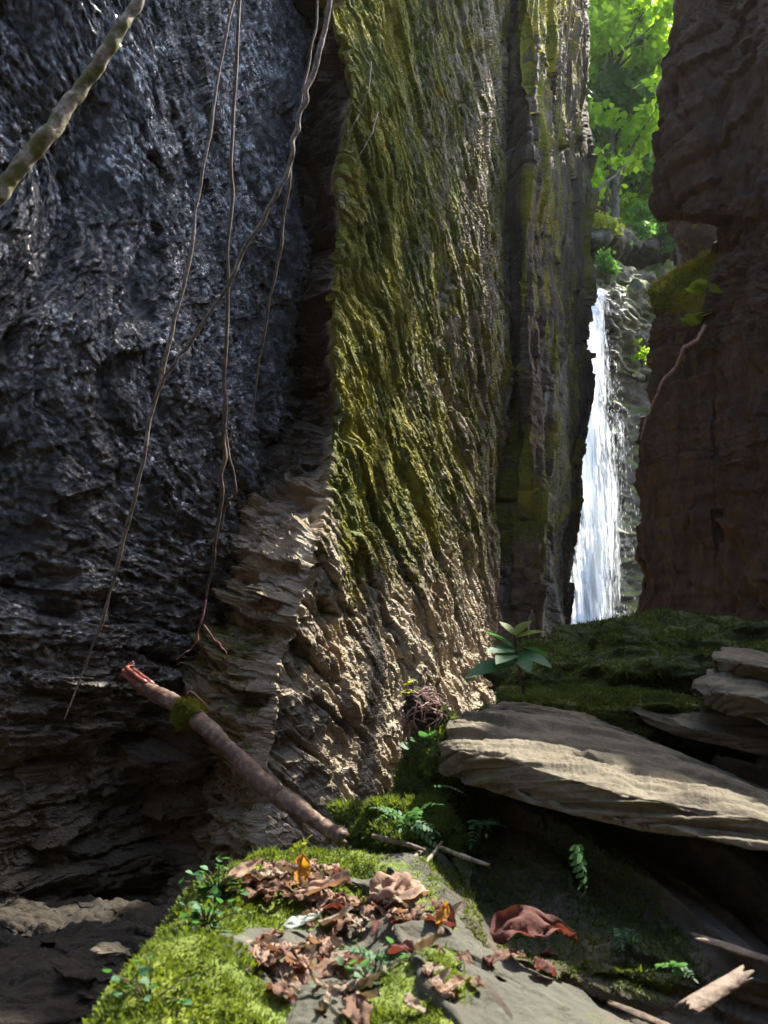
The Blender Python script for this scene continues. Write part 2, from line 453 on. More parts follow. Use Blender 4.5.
def loft(stations, nu, nv, disp=None, wv=None, smooth=0.55):
    """closed rock from stations of equal-size closed point rings; end stations are capped by collapsing"""
    S = [np.array(s, float) for s in stations]
    c0, c1 = S[0].mean(0), S[-1].mean(0)
    S = [np.repeat(c0[None], len(S[0]), 0) * 0.999 + S[0] * 0.001] + S + [np.repeat(c1[None], len(S[0]), 0) * 0.999 + S[-1] * 0.001]
    C = np.array([np.vstack([s, s[:1]]) for s in S])
    w = [0.25] + (wv or [1] * (len(S) - 3)) + [0.25]
    G, pu, pv = net(C, nu + 1, nv, None, w, smooth)
    G = G[:, :-1]
    n = normals(G, True, 1)
    cen = G.mean(axis=1, keepdims=True)
    if np.sum(n * (G - cen)) < 0:
        n = -n
    return G, n

def rock_attrs(G, moss, wet, tone=0.0):
    return {'tone': np.broadcast_to(tone, G.shape[:2]), 'moss': np.broadcast_to(moss, G.shape[:2]), 'wet': np.broadcast_to(wet, G.shape[:2])}

def boulder(center, radii, rotz=0.0, tilt=(0, 0), nu=160, nv=100, seed=0, amp=0.12, strata=0.03, power=0.75, freq=1.6, lay=0.05):
    """lumpy, slightly boxy boulder with strata"""
    th = np.linspace(0, 2 * np.pi, nu, endpoint=False)
    ph = np.linspace(-np.pi / 2 + 0.02, np.pi / 2 - 0.02, nv)
    th, ph = np.meshgrid(th, ph)
    sp = lambda x: np.sign(x) * np.abs(x) ** power
    L = np.stack([sp(np.cos(th)) * sp(np.cos(ph)), sp(np.sin(th)) * sp(np.cos(ph)), sp(np.sin(ph))], -1)
    N = L / (np.linalg.norm(L, axis=-1, keepdims=True) + 1e-9)
    d = fbm(N[..., 0] * freq + seed, N[..., 1] * freq, N[..., 2] * freq, 5, seed) * amp * 2
    L = L * (1 + d)[..., None]
    L = L * np.array(radii)
    d2 = plates(L[..., 0] + L[..., 1], L[..., 2] + 0.15 * L[..., 0], 0.35, lay, seed + 3) * strata
    L[..., :2] *= (1 + d2 / max(radii[0], radii[1]) * 2)[..., None]
    L = L + N * (fbm(L[..., 0] * 14, L[..., 1] * 14, L[..., 2] * 14, 3, seed + 9) * 0.012)[..., None]
    ax, ay = tilt
    cx, sx, cy, sy, cz, sz = math.cos(ax), math.sin(ax), math.cos(ay), math.sin(ay), math.cos(rotz), math.sin(rotz)
    Rm = np.array([[cz, -sz, 0], [sz, cz, 0], [0, 0, 1]]) @ np.array([[cy, 0, sy], [0, 1, 0], [-sy, 0, cy]]) @ np.array([[1, 0, 0], [0, cx, -sx], [0, sx, cx]])
    G = L @ Rm.T + np.array(center)
    n = normals(G, True, 1)
    if np.sum(n * (G - np.array(center))) < 0:
        n = -n
    return G, n

def wrap_obj(name, G, mat, moss=0.0, wet=0.0, parent=None, closed=True, tone=0.0, smooth=True):
    return link(name, mesh_np(name, G.reshape(-1, 3), grid_faces(G.shape[0], G.shape[1], closed), mat, smooth, attrs=rock_attrs(G, moss, wet, tone)), parent)

def blades(name, G, n, weight, count, length, width, mat, parent, seed=0, closed=False, lean=0.7, droop=0.0, off=0.0, shape='blade', clump=0.0):
    """short moss blades / tiny leaves rooted on the surface grid G where weight says so: ONE mesh"""
    rg = np.random.default_rng(seed)
    w = weight[:-1, :-1] if not closed else weight[:-1]
    a = G
    if closed:
        G2 = np.concatenate([G, G[:, :1]], 1); n2 = np.concatenate([n, n[:, :1]], 1)
    else:
        G2, n2 = G, n
    A = np.linalg.norm(np.cross(G2[:-1, 1:] - G2[:-1, :-1], G2[1:, :-1] - G2[:-1, :-1]), axis=-1)
    pr = (A * np.clip(w, 0, None)).ravel()
    pr = pr / pr.sum()
    idx = rg.choice(len(pr), count, p=pr)
    nw = A.shape[1]
    j, i = idx // nw, idx % nw
    fu, fv = rg.random(count)[:, None], rg.random(count)[:, None]
    P = (G2[j, i] * (1 - fu) + G2[j, i + 1] * fu) * (1 - fv) + (G2[j + 1, i] * (1 - fu) + G2[j + 1, i + 1] * fu) * fv
    N = n2[j, i]
    D = N + rg.normal(0, lean, (count, 3)) * 0.6 + np.array([0, 0, 0.25 - droop])
    D /= np.linalg.norm(D, axis=1, keepdims=True)
    S = np.cross(D, rg.normal(0, 1, (count, 3)))
    S /= np.linalg.norm(S, axis=1, keepdims=True) + 1e-9
    size = rg.uniform(0.5, 1.25, count)
    if clump:
        size = size * (0.55 + 1.2 * np.clip(perlin(P[:, 0] * clump, P[:, 1] * clump, P[:, 2] * clump, seed) + 0.45, 0, 1))
    L = (length * size)[:, None]
    Wd = (width * rg.uniform(0.6, 1.2, count))[:, None]
    P = P + N * off
    bend = rg.normal(0, 0.25, (count, 3)) * L
    if shape == 'blade':
        V = np.stack([P - S * Wd * 0.5, P + S * Wd * 0.5, P + D * L * 0.65 + S * Wd * 0.3 + bend * 0.4, P + D * L + bend], 1)
    else:  # small round leaf
        V = np.stack([P + D * L * 0.2, P + D * L * 0.6 + S * Wd * 0.5, P + D * L + bend * 0.3, P + D * L * 0.6 - S * Wd * 0.5], 1)
    F = np.arange(count * 4).reshape(-1, 4)
    var = np.clip(rg.random(count) * 0.45 + 0.85 * (perlin(P[:, 0] * 7, P[:, 1] * 7, P[:, 2] * 7, seed + 1) + 0.32) + 0.3 * perlin(P[:, 0] * 30, P[:, 1] * 30, P[:, 2] * 30, seed + 2), 0, 1)
    o = link(name, mesh_np(name, V.reshape(-1, 3), F, mat, smooth=False, attrs={'var': np.repeat(var, 4)}), parent)
    o['kind'] = 'stuff'
    return o

def leaf_geo(L, Wd, curl=0.3, fold=0.25, nl=7, nw=5, ragged=0.0, seed=0, shape=0.8):
    """leaf blade along +Y, rising on +Z, with a bent midrib and folded halves"""
    rg = np.random.default_rng(seed)
    t = np.linspace(0, 1, nl)
    s = np.linspace(-1, 1, nw)
    prof = np.sin(np.pi * np.clip(t, 0, 1) ** shape) ** 0.8
    prof[0] = 0.05; prof[-1] = 0.03
    if ragged > 0.05: prof = prof * (1 + 0.35 * perlin(t * 5, 0 * t, 0 * t, seed + 3))
    T, S = np.meshgrid(t, s, indexing='ij')
    Wp = prof[:, None] * np.ones((1, nw))
    x = S * Wp * Wd * 0.5 * np.cos(fold)
    ang = T * curl
    y = L * np.where(abs(curl) > 1e-3, np.sin(ang) / (curl if abs(curl) > 1e-3 else 1), T)
    z = L * np.where(abs(curl) > 1e-3, (1 - np.cos(ang)) / (curl if abs(curl) > 1e-3 else 1), 0 * T)
    z = z + np.abs(S) * Wp * Wd * 0.5 * math.sin(fold)
    if ragged > 0.05:
        z = z + ragged * Wd * (1.5 * perlin(T * 2.6, S * 1.6, 0 * T, seed) + 0.8 * perlin(T * 6, S * 3.5, 0 * T, seed + 1))
        x = x + ragged * Wd * 0.8 * perlin(T * 4, S * 2, 0 * T + 5, seed + 2)
    return np.stack([x, y, z], -1).reshape(-1, 3), grid_faces(nl, nw)

def orient(v, pos, direction, roll=0.0, up=(0, 0, 1)):
    """put leaf geometry (along +Y) at pos, pointing along direction"""
    d = np.array(direction, float); d /= np.linalg.norm(d)
    x = np.cross(d, np.array(up, float))
    if np.linalg.norm(x) < 1e-4: x = np.array([1.0, 0, 0])
    x /= np.linalg.norm(x)
    z = np.cross(x, d)
    c, s = math.cos(roll), math.sin(roll)
    x, z = x * c + z * s, z * c - x * s
    return v @ np.stack([x, d, z]) + np.array(pos)

def leaf_obj(name, v, f, mat, parent=None, var=None, solid=0.0):
    me = mesh_np(name, v, f, mat, attrs={'var': np.full(len(v), random.random() if var is None else var)})
    o = link(name, me, parent)
    if solid:
        md = o.modifiers.new('thickness', 'SOLIDIFY'); md.thickness = solid
    return o

# ------------------------------------------------------------------ CLIFFS
def YA(px):
    r = (px - 384) / FPX
    if px > 90: return 3.418 / (0.528 - r)
    # nearer part of the wall turns outward
    s_ = (-1.36 - r * 3.93) / (0.69 - 0.72 * r)
    return 3.93 - 0.72 * s_
def YB(px): return 2.042 / (0.3564 - (px - 384) / FPX)

def cliff_left():
    rows = [-330, 0, 250, 430, 560, 660, 740, 800, 870, 940, 1060]
    corner = [272, 272, 287, 262, 232, 208, 206, 208, 212, 215, 215]
    under = [-0.25, -0.1, 0, 0, 0.0, 0.0, 0.12, 0.35, 0.5, 0.5, 0.35]
    ctrl = []
    for py, c, ud in zip(rows, corner, under):
        cols = [-420, -200, 0, 90, 160, c, c + 45]
        r = []
        for k, px in enumerate(cols):
            d = YA(px)
            d += ud * [0.2, 0.2, 0.35, 0.75, 1.0, 0.5, 0.3][k]
            if k == 6: d += 0.35
            r.append(at(px, py, d))
        ctrl.append(r)
    G, pu, pv = net(ctrl, 640, 1050, [1, 1.2, 2.4, 1.7, 1.5, 1.3, 0.5], [1.3, 2.4, 2.4, 2, 1.6, 1.2, 1, 0.9, 0.9, 0.9, 0.6], 0.3)
    n = normals(G, False, 4)
    s = np.sign(np.sum(n * (CAM - G)))
    n *= s
    x, y, z = G[..., 0], G[..., 1], G[..., 2]
    a = x * 0.467 + y * 0.884 - 3.2
    wz = z + 0.25 * perlin(a * 0.8, z * 0.8, 0 * a, 3)
    th = R(6) + (R(54) - R(6)) * sstep(0.9, 3.6, wz)
    u = a * np.cos(th) - z * np.sin(th)
    v = a * np.sin(th) + z * np.cos(th)
    big = fbm(a * 0.9, z * 0.9, 0 * a + 1, 4, 21)
    d = big * 0.10
    d += plates(u, v, 0.9, 0.26, 31, 0.7) * 0.05
    d += plates(u, v, 2.6, 0.17, 32, 0.35) * 0.05
    d += plates(u, v, 0.34, 0.07, 33, 0.6) * 0.03
    d += plates(u, v, 0.06, 0.016, 37, 0.6) * 0.013
    d += plates(u, v, 0.14, 0.03, 35, 0.7) * 0.026
    d += fbm(u * 9, v * 26, 0 * u, 4, 41) * 0.013 * (0.3 + 0.7 * sstep(0.8, 2.2, z))
    d += fbm(u * 22, v * 60, 0 * u, 3, 43) * 0.007
    d += fbm(a * 26, z * 26, 0 * u + 4, 4, 45) * 0.007
    cr = ridged(u * 0.5, v * 2.6, 0 * u, 2, 51)
    d -= sstep(1.15, 1.45, cr) * 0.11
    # shaded hollows that the photograph shows at the left edge and on the upper left
    for (px, py, rx, rz, dep) in ((5, 490, 0.14, 0.35, 0.3), (95, 150, 0.12, 0.33, 0.2), (140, 290, 0.1, 0.2, 0.13), (60, 230, 0.1, 0.3, 0.14)):
        q = at(px, py, YA(px))
        qa = q[0] * 0.467 + q[1] * 0.884 - 3.2
        d -= dep * np.exp(-((a - qa) / rx) ** 2 - ((z - q[2]) / rz) ** 2)
    # lower blocks: horizontal beds with vertical joints
    low = sstep(1.1, 0.5, z)
    beds = plates(a, z + 0.06 * a, 0.5, 0.17, 61, 0.5) * 0.12 + plates(a, z, 0.2, 0.06, 63, 0.6) * 0.035 + plates(a, z, 0.08, 0.022, 65, 0.6) * 0.01
    d = d * (1 - 0.5 * low) + beds * low
    G2 = G + n * d[..., None]
    n2 = normals(G2, False, 0) * s
    right = sstep(0.8, 1.7, a + 0.3 * (2 - z) * 0.3)
    moss = np.clip(0.62 * right * sstep(0.5, 1.6, z) * (1 - 0.45 * sstep(3.2, 4.4, z)) + 0.3 * gauss(z, 0.9, 0.5) * sstep(0.4, 1.0, n2[..., 2] + 0.5), 0, 1)
    moss = np.clip(moss + 0.25 * sstep(3.2, 4.5, z) * right, 0, 1)
    wet = np.clip(1.1 - 1.0 * right - 0.8 * sstep(1.9, 0.7, z), 0, 1)
    tone = np.clip(0.9 * right + 0.75 * sstep(1.7, 0.6, z), 0, 1)  # brown tone also paints bounced warmth and lifts the dim foot
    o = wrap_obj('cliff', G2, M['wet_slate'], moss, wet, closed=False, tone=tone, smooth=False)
    tag(o, 'dark wet slate cliff glistening with seeping water', 'cliff', kind='structure')
    return G2, n2, moss, o

def cliff_mossy():
    rows = [-330, -60, 0, 100, 200, 300, 430, 500, 560, 620, 690, 760, 850, 960]
    c1 = [272, 272, 272, 280, 287, 280, 262, 246, 232, 218, 205, 208, 212, 215]
    c2 = [328, 332, 336, 353, 341, 334, 338, 326, 312, 296, 280, 268, 262, 258]
    d2 = [5.1, 5.0, 5.0, 5.0, 4.98, 4.95, 4.9, 4.68, 4.24, 4.2, 4.16, 4.12, 4.08, 4.05]
    fl = [0, 0, 0, 0, 0, 0, 0.02, 0.06, 0.16, 0.34, 0.55, 0.8, 1.0, 1.05]
    c8 = [592, 588, 588, 587, 586, 585, 579, 573, 567, 562, 559, 558, 556, 554]
    ctrl = []
    for k, py in enumerate(rows):
        f = fl[k]
        jt = lambda q, am=3.5: am * math.sin(py * 0.043 + q * 1.7) + am * 0.7 * math.sin(py * 0.101 + q * 3.1)
        r = [at(c1[k] - 60, py, YA(c1[k]) + 0.9), at(c1[k] - 6, py, YA(c1[k]) + (0.5 if py < 460 else 0.12)), at((c1[k] + c2[k]) / 2, py, (YA(c1[k]) + d2[k]) / 2 + 0.42 if py < 480 else d2[k] + 0.14), at(c2[k], py, d2[k]),
             at(c2[k] + 32 * (1 + f), py, d2[k] + 0.44 - 0.2 * f), at(402 + 6 * f, py, 5.97 - 0.7 * f), at(440, py, 6.76 - 1.0 * f), at(474, py, 7.66 - 1.0 * f),
             at(507 + jt(1), py, 9.3 - 0.6 * f), at(528 + jt(2), py, 9.0 - 0.4 * f), at(552 + jt(3), py, 11.0), at(c8[k] - 8 + jt(4, 2), py, 13.2), at(c8[k] + jt(4, 2.5), py, 13.9), at(c8[k] - 12, py, 18.0)]
        ctrl.append(r)
    G, pu, pv = net(ctrl, 760, 1050, [0.4, 1, 1, 1.3, 1.4, 1.6, 1.4, 1.2, 0.9, 0.9, 1, 0.6, 0.5],
                    [1.2, 0.6, 1.2, 1.3, 1.3, 1.6, 1.1, 1, 1, 1, 1, 1.1, 0.9], 0.25)
    zz_ = G[..., 2]; PU_ = np.broadcast_to(pu[None], zz_.shape)
    wv_ = 0.10 * fbm(zz_ * 1.3, 0 * zz_, 0 * zz_, 4, 191) + 0.05 * (hash01(np.floor(zz_ / 0.17 + 0.6 * perlin(zz_ * 3, 0 * zz_, 0 * zz_, 192)), seed=193) - 0.5) + 0.03 * (hash01(np.floor(zz_ / 0.055), seed=194) - 0.5)
    G = G + np.array([0.55, -0.2, 0.0]) * (wv_ * gauss(PU_, 3.0, 0.4) * sstep(0.4, 1.2, zz_))[..., None]
    n = normals(G, False, 4)
    s = np.sign(np.sum((n * (CAM - G))[:, 150:500]))
    n *= s
    x, y, z = G[..., 0], G[..., 1], G[..., 2]
    PU = np.broadcast_to(pu[None], x.shape)
    step = 1 - sstep(2.6, 3.1, PU)                # the bedded end face that looks at the camera
    far = sstep(7.3, 8.5, PU)
    a = (x + 0.26) * 0.375 + (y - 5) * 0.927
    th = R(43)
    u = a * np.cos(th) - z * np.sin(th)
    v = a * np.sin(th) + z * np.cos(th)
    lowm = sstep(1.6, 0.7, z)
    big = fbm(a * 0.55, z * 0.8, 0 * a, 4, 121) * 0.08
    dB = plates(u, v, 1.5, 0.34, 131, 0.5) * 0.06
    dB += plates(u, v, 0.7, 0.15, 133, 0.5) * 0.035 * (0.4 + 1.2 * sstep(-0.2, 0.35, perlin(a * 1.1, z * 1.3, 0 * a, 138)))
    dB += plates(u, v, 0.3, 0.06, 135, 0.9) * 0.012
    dB *= 0.38
    crk = ridged(u * 0.55, v * 2.6, 0 * u + 3, 2, 155)
    dB -= sstep(1.22, 1.48, crk) * 0.11
    dB += plates(u, v, 2.4, 0.22, 139, 0.35) * 0.045
    dB += plates(u, v, 0.16, 0.03, 137, 0.6) * 0.011
    dB += fbm(u * 4, v * 12, 0 * u, 4, 141) * 0.008
    cr = ridged(u * 0.9, v * 3.4, 0 * u, 2, 151)
    dB -= sstep(1.15, 1.5, cr) * 0.10
    cr2 = ridged(u * 2.4, v * 8, 0 * u + 9, 2, 153)
    dB -= sstep(1.0, 1.5, cr2) * 0.045
    lump = fbm(a * 2.2, z * 2.6, 0 * a + 2, 5, 161) * 0.05 + plates(a + 0.5 * z, z - 0.5 * a, 0.45, 0.24, 164, 1.0) * 0.045 + plates(a - 0.4 * z, z + 0.4 * a, 0.14, 0.09, 166, 1.0) * 0.022
    lump += plates(u, v, 0.5, 0.16, 165, 1.0) * 0.04
    dB = dB * (1 - 0.5 * lowm) + 0.55 * lump * lowm
    dB += fbm(a * 22, z * 22, 0 * a + 4, 4, 171) * 0.009
    # far pillars: vertical ribs
    rib = fbm(a * 1.8, z * 0.22, 0 * a, 4, 181) * 0.16 + plates(z, a + 0.05 * z, 1.6, 0.45, 183, 0.5) * 0.14 + fbm(a * 7, z * 0.7, 0 * a, 3, 185) * 0.06
    dB = dB * (1 - 0.75 * far) + rib * far
    h = x * 1.0 - y * 0.2
    zz = z + 0.12 * h + 0.05 * perlin(h * 3, z * 2, 0 * h, 201)
    dS = plates(h, zz, 0.5, 0.21, 203, 0.4) * 0.16 + plates(h, zz, 0.22, 0.07, 205, 0.4) * 0.06 + plates(h, zz, 0.1, 0.024, 207, 0.6) * 0.022
    dS += fbm(h * 20, zz * 30, 0 * h, 3, 209) * 0.012
    d = big + dB * (1 - step) * (1 - 0.4 * gauss(PU, 3.0, 0.25)) + dS * step * sstep(3.05, 2.4, PU)
    # terrace-like ledges at the foot of the end face
    ter = step * sstep(1.9, 1.4, z)
    q = (z + 0.25 * h) / 0.16 + 0.4 * perlin(h * 4, z * 3, 0 * h, 211)
    q2 = (z + 0.3 * h) / 0.06 + 0.6 * fbm(h * 5, z * 3, 0 * h, 3, 213)
    d += ter * (0.20 * (hash01(np.floor(q), seed=214) - 0.3) * (0.6 + 0.4 * (1 - (q - np.floor(q)))) + 0.05 * hash01(np.floor(q2), seed=215))
    G2 = G + n * d[..., None]
    n2 = normals(G2, False, 0) * s
    mo = 0.72 * (1 - step) * gauss(PU, 3.7, 1.2) * sstep(1.2, 2.4, z)
    mo = mo + 0.58 * (1 - step) * sstep(3.2, 4, PU) * (1 - sstep(7.6, 8.4, PU)) * sstep(0.9, 2.2, z)
    mo = mo + 0.78 * gauss(PU, 9.3, 0.9) * sstep(1.0, 3.0, z) + 0.5 * far * sstep(0.6, 3, z)
    mo = mo - 0.12 * gauss(PU, 7.5, 0.8) * sstep(2.5, 4.5, z)
    mo = mo + 0.4 * step * sstep(0.15, 0.7, n2[..., 2]) * sstep(2.0, 1.2, z) + 0.2 * gauss(z, 1.0, 0.5)
    mo = mo + 0.5 * gauss(PU, 3.15, 0.2) * sstep(1.6, 2.4, z)
    strk = fbm(a * 5, z * 0.35, 0 * a + 7, 4, 221)
    mo = mo * (1 - far * (1 - sstep(-0.25, 0.3, strk)))
    moss = np.clip(mo, 0, 1)
    wet = np.clip(0.95 * far * sstep(9.3, 10, PU) * sstep(6.5, 3.0, z) + 0.35 * step * sstep(1.8, 2.4, z), 0, 1)
    tone = np.clip(step * sstep(1.75, 2.35, z) + 0.75 * sstep(9.5, 10.2, PU) * sstep(7, 3, z) + 0.42 * gauss(PU, 6.8, 1.0) * sstep(1.5, 3.0, z) + far * (0.55 + 0.4 * sstep(0.2, -0.3, strk)), 0, 1)  # tone darkens end face and upper right: shade put into the rock colour
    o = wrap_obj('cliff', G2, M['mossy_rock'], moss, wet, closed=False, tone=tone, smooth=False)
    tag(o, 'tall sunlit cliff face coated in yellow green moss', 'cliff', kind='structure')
    wgt = moss ** 2 * (PU < 6.5) * sstep(0.2, 0.7, hash01(np.floor(u * 14), np.floor(v * 30)) + perlin(u * 3, v * 9, 0 * u, 77))
    blades('moss', G2, n2, wgt, 70000, 0.018, 0.005, M['moss_gold'], o, 5, droop=0.75, lean=0.9)
    wgt2 = moss * (PU > 8.2) * (PU < 11)
    blades('moss', G2, n2, wgt2, 12000, 0.06, 0.014, M['moss_gold'], o, 6, droop=0.9, lean=0.9)
    return G2, n2, moss, o

def cliff_right():
    # silhouette column (px) by row, with the overhanging block above and the lower moss-topped block
    rows = [-110, 0, 22, 60, 130, 203, 214, 222, 252, 262, 276, 292, 318, 345, 420, 450, 470, 540, 620, 740, 900]
    sil = [690, 686, 672, 656, 652, 654, 660, 722, 722, 700, 668, 647, 654, 652, 648, 638, 636, 634, 633, 632, 632]
    ctrl = []
    sd = {252: 8.6, 262: 8.7, 276: 8.4, 292: 8.05}
    for k, (py, sx) in enumerate(zip(rows, sil)):
        m = max(sx + 4, 710)
        r = [at(1500, py, 3.4), at(1000, py, 4.8), at(830, py, 5.8), at(768, py, 6.5), at(m + 8, py, 7.25), at((sx + m) / 2 + 2, py, 7.55 + 0.8 * (sd.get(py, 8.0) - 8.0)), at(sx, py, sd.get(py, 8.0))]
        q = r[-1]
        bk = lambda dx, Y: np.array([q[0] + dx, Y, 1.5 + (q[2] - 1.5) * Y / q[1] + 0.05])
        r += [bk(0.8, q[1] + 0.6), bk(2.4, q[1] + 1.4), bk(5.5, q[1] + 3.8)]
        ctrl.append([CAM + (q - CAM) * 0.9 for q in r])
    # flat top running back from the edge
    z0 = ctrl[0][6][2]
    tops = [4.0, 4.1, 4.6, 5.9, 7.0, 7.3, 7.5, 7.5, 7.2, 7.6]
    for k in range(len(tops)): ctrl[0][k] = np.array([ctrl[0][k][0], ctrl[0][k][1], tops[k]])
    top = [np.array([p[0] + 5, p[1] + 0.5, p[2] + 1.0]) for p in ctrl[0]]
    ctrl = [top] + ctrl
    G, pu, pv = net(ctrl, 420, 900, [0.6, 0.8, 1, 1.2, 1, 1.2, 0.7, 0.7, 0.6], None, 0.25)
    n = normals(G, False, 3)
    s = np.sign(np.sum((n * (CAM - G))[200:, 120:300]))
    n *= s
    x, y, z = G[..., 0], G[..., 1], G[..., 2]
    a = y + 0.3 * x
    d = fbm(a * 0.8, z * 0.5, x * 0.8, 4, 301) * 0.06
    d += plates(z, a, 1.3, 0.35, 303, 0.6) * 0.07 + plates(a, z + 0.1 * a, 0.8, 0.22, 317, 0.5) * 0.06 + plates(a, z + 0.1 * a, 0.35, 0.06, 318, 0.5) * 0.02 + plates(z, a, 0.5, 0.1, 305, 0.7) * 0.055 + plates(z, a, 0.2, 0.05, 315, 0.8) * 0.02
    d += plates(a, z, 0.9, 0.5, 307, 0.6) * 0.07
    d += fbm(a * 9, z * 5, x * 9, 4, 309) * 0.03
    d += fbm(a * 30, z * 22, x * 30, 3, 311) * 0.008
    d = blur(d)
    mm = sstep(9.0, 9.8, pv[:, None]) * sstep(13.6, 12.4, pv[:, None]) * sstep(3.8, 4.6, pu[None, :])
    d = d * (1 - 0.75 * mm)
    G2 = G + n * d[..., None]
    n2 = normals(G2, False, 0) * s
    PV = pv[:, None]; PUr = pu[None, :]
    moss = np.clip(1.1 * sstep(9.2, 9.8, PV) * sstep(13.2, 12.2, PV) * sstep(4.0, 4.8, PUr), 0, 1)
    moss = np.clip(moss + 0.35 * gauss(z, at(660, 370, 7.1)[2], 0.3) * (y > 6.6), 0, 1)
    o = wrap_obj('cliff', G2, M['brown_rock'], moss, 0.0, closed=False)
    tag(o, 'shaded brown cliff with an overhanging block on the right of the waterfall', 'cliff', kind='structure')
    blades('moss', G2, n2, np.where(moss > 0.5, moss, 0), 14000, 0.05, 0.012, M['moss_gold'], o, 8, lean=0.9)
    return G2, n2, moss, o

def cliff_back():
    rows = [(150, 60), (200, 40), (226, 28), (234, 25.8), (240, 25.4), (264, 28.0), (270, 24.2), (288, 23.6), (292, 22.6), (312, 22.2), (330, 22.9), (372, 22.5), (376, 23.6), (500, 23.6), (504, 22.6), (640, 21.4), (760, 21.4)]
    ctrl = []
    for py, Y in rows:
        r = []
        for px in (430, 540, 590, 615, 632, 660, 700, 800):
            dy = {430: 0, 540: 0, 590: 0, 615: 0.6, 632: 3.0, 660: 5.0, 700: 6.0, 800: 6.5}[px]
            jit = 5 * math.sin(px * 0.21 + py)
            r.append(at(px, py + (jit if py > 230 else 0), Y + dy) if py > 226 else np.array([at(px, 226, 28)[0] * (Y + dy) / 28, Y + dy, at(px, 226, 28 + dy)[2] + 0.02 * (Y - 28)]))
        ctrl.append(r)
    G, pu, pv = net(ctrl, 260, 520, None, [0.3, 0.4, 0.8, 1, 1, 1, 1, 1, 1, 1, 2, 0.7, 3, 0.7, 3.5, 1], 0.3)
    n = normals(G, False, 2)
    s = np.sign(np.sum((n * (CAM - G))[150:]))
    n *= s
    x, y, z = G[..., 0], G[..., 1], G[..., 2]
    d = fbm(x * 0.6, z * 0.9, y * 0.3, 4, 401) * 0.35 + plates(x, z + 0.05 * x, 1.4, 0.42, 403, 0.6) * 0.28 + plates(x, z, 0.5, 0.13, 405, 0.6) * 0.18
    d += fbm(x * 4, z * 8, 0 * x, 3, 407) * 0.07
    G2 = G + n * blur(d)[..., None]
    n2 = normals(G2, False, 0) * s
    moss = np.clip(0.8 * sstep(0.1, 0.7, n2[..., 2]) + 0.15 + 0.3 * gauss(z, at(600, 278, 24)[2], 0.7), 0, 1)
    wet = np.clip(gauss(x, at(598, 450, 22)[0], 1.2) + 0.2, 0, 1)
    o = wrap_obj('cliff', G2, M['back_rock'], moss, wet, closed=False)
    tag(o, 'ledged rock cliff behind the waterfall with moss on its steps', 'cliff', kind='structure')
    return G2, n2, moss, o

GA, nA, mA, oA = cliff_left()
GB, nB, mB, oB = cliff_mossy()
GR, nR, mR, oR = cliff_right()
GK, nK, mK, oK = cliff_back()

def unseen_cliff(path, top, seed, mat, label, nu, nv, amp=1.0):
    path = np.array(path, float)
    ctrl = [[np.array([p[0], p[1], zz]) for p in path] for zz in (top, top * 0.5, 0.3, -0.8)]
    for k, p in enumerate(path):
        ctrl[0][k] = ctrl[0][k] + np.array([0, 0, 0.5 * math.sin(k * 2.3 + seed)])
    G, pu, pv = net(ctrl, nu, nv, None, None, 0.2)
    n = normals(G, False, 2)
    x, y, z = G[..., 0], G[..., 1], G[..., 2]
    a = x + 0.7 * y
    d = fbm(a * 0.5, z * 0.5, y * 0.5, 4, seed) * 0.5 + plates(a, z + 0.2 * a, 1.4, 0.4, seed + 1) * 0.2 + plates(a, z, 0.5, 0.12, seed + 2) * 0.07
    G = G + n * (blur(d) * amp)[..., None]
    o = wrap_obj('cliff', G, M[mat], 0.35, 0.0, closed=False)
    tag(o, label, 'cliff', kind='structure')
unseen_cliff([(6.6, 14.0), (4.9, 12.6), (5.3, 14.0), (5.9, 15.6), (6.4, 17.6), (7.5, 19.4), (10.5, 20.5)], 12.8, 421, 'brown_rock', 'unseen rock wall added behind the overhanging block to shade the far pillar', 160, 200)  # added out of sight to keep the sun off the far pillar
unseen_cliff([(-3.2, 1.6), (-3.0, -1.0), (-2.4, -3.2), (0.0, -4.2), (2.4, -3.6), (3.2, -1.0), (3.3, 1.2), (3.5, 3.2)], 7.0, 431, 'brown_rock', 'unseen rock wall added behind the viewpoint to cut the sky light', 260, 160)  # added round the camera to hold back sky light from behind

def ground_sheet():
    # dense near the camera, coarse to the horizon
    def ax(lo, hi, n, p):
        t = np.linspace(-1, 1, n)
        t = np.sign(t) * np.abs(t) ** p
        return np.where(t < 0, -t * lo, t * hi)
    X = ax(-120, 120, 260, 3.2)
    Y = ax(-60, 150, 260, 2.6) + 2.5
    gx, gy = np.meshgrid(X, Y)
    z = -0.22 + 0.10 * fbm(gx * 1.2, gy * 1.2, 0 * gx, 4, 501) + 0.02 * fbm(gx * 9, gy * 9, 0 * gx, 3, 503)
    z += 0.03 * np.maximum(np.hypot(gx, gy - 10) - 25, 0)
    G = np.stack([gx, gy, z], -1)
    o = wrap_obj('ground', G, M['ground'], 0.12, 0.2, closed=False)
    tag(o, 'brown earth floor of the gorge littered with grit', 'ground', kind='structure')
ground_sheet()

# ------------------------------------------------------------------ LEDGE in the foreground
def ledge_z(x, y):
    z = 0.79 + 0.05 * fbm(x * 2.2, y * 2.2, 0 * x, 4, 601) + 0.018 * fbm(x * 9, y * 9, 0 * x, 3, 603)
    z = z + 0.07 * np.exp(-((x + 0.36) / 0.16) ** 2 - ((y - 1.55) / 0.25) ** 2) + 0.05 * np.exp(-((x + 0.36) / 0.14) ** 2 - ((y - 2.1) / 0.22) ** 2)
    z = z - 0.21 * sstep(0.10, 0.42, x)
    z = z - 0.05 * np.exp(-((x + 0.10) / 0.16) ** 2 - ((y - 1.75) / 0.3) ** 2)
    return z

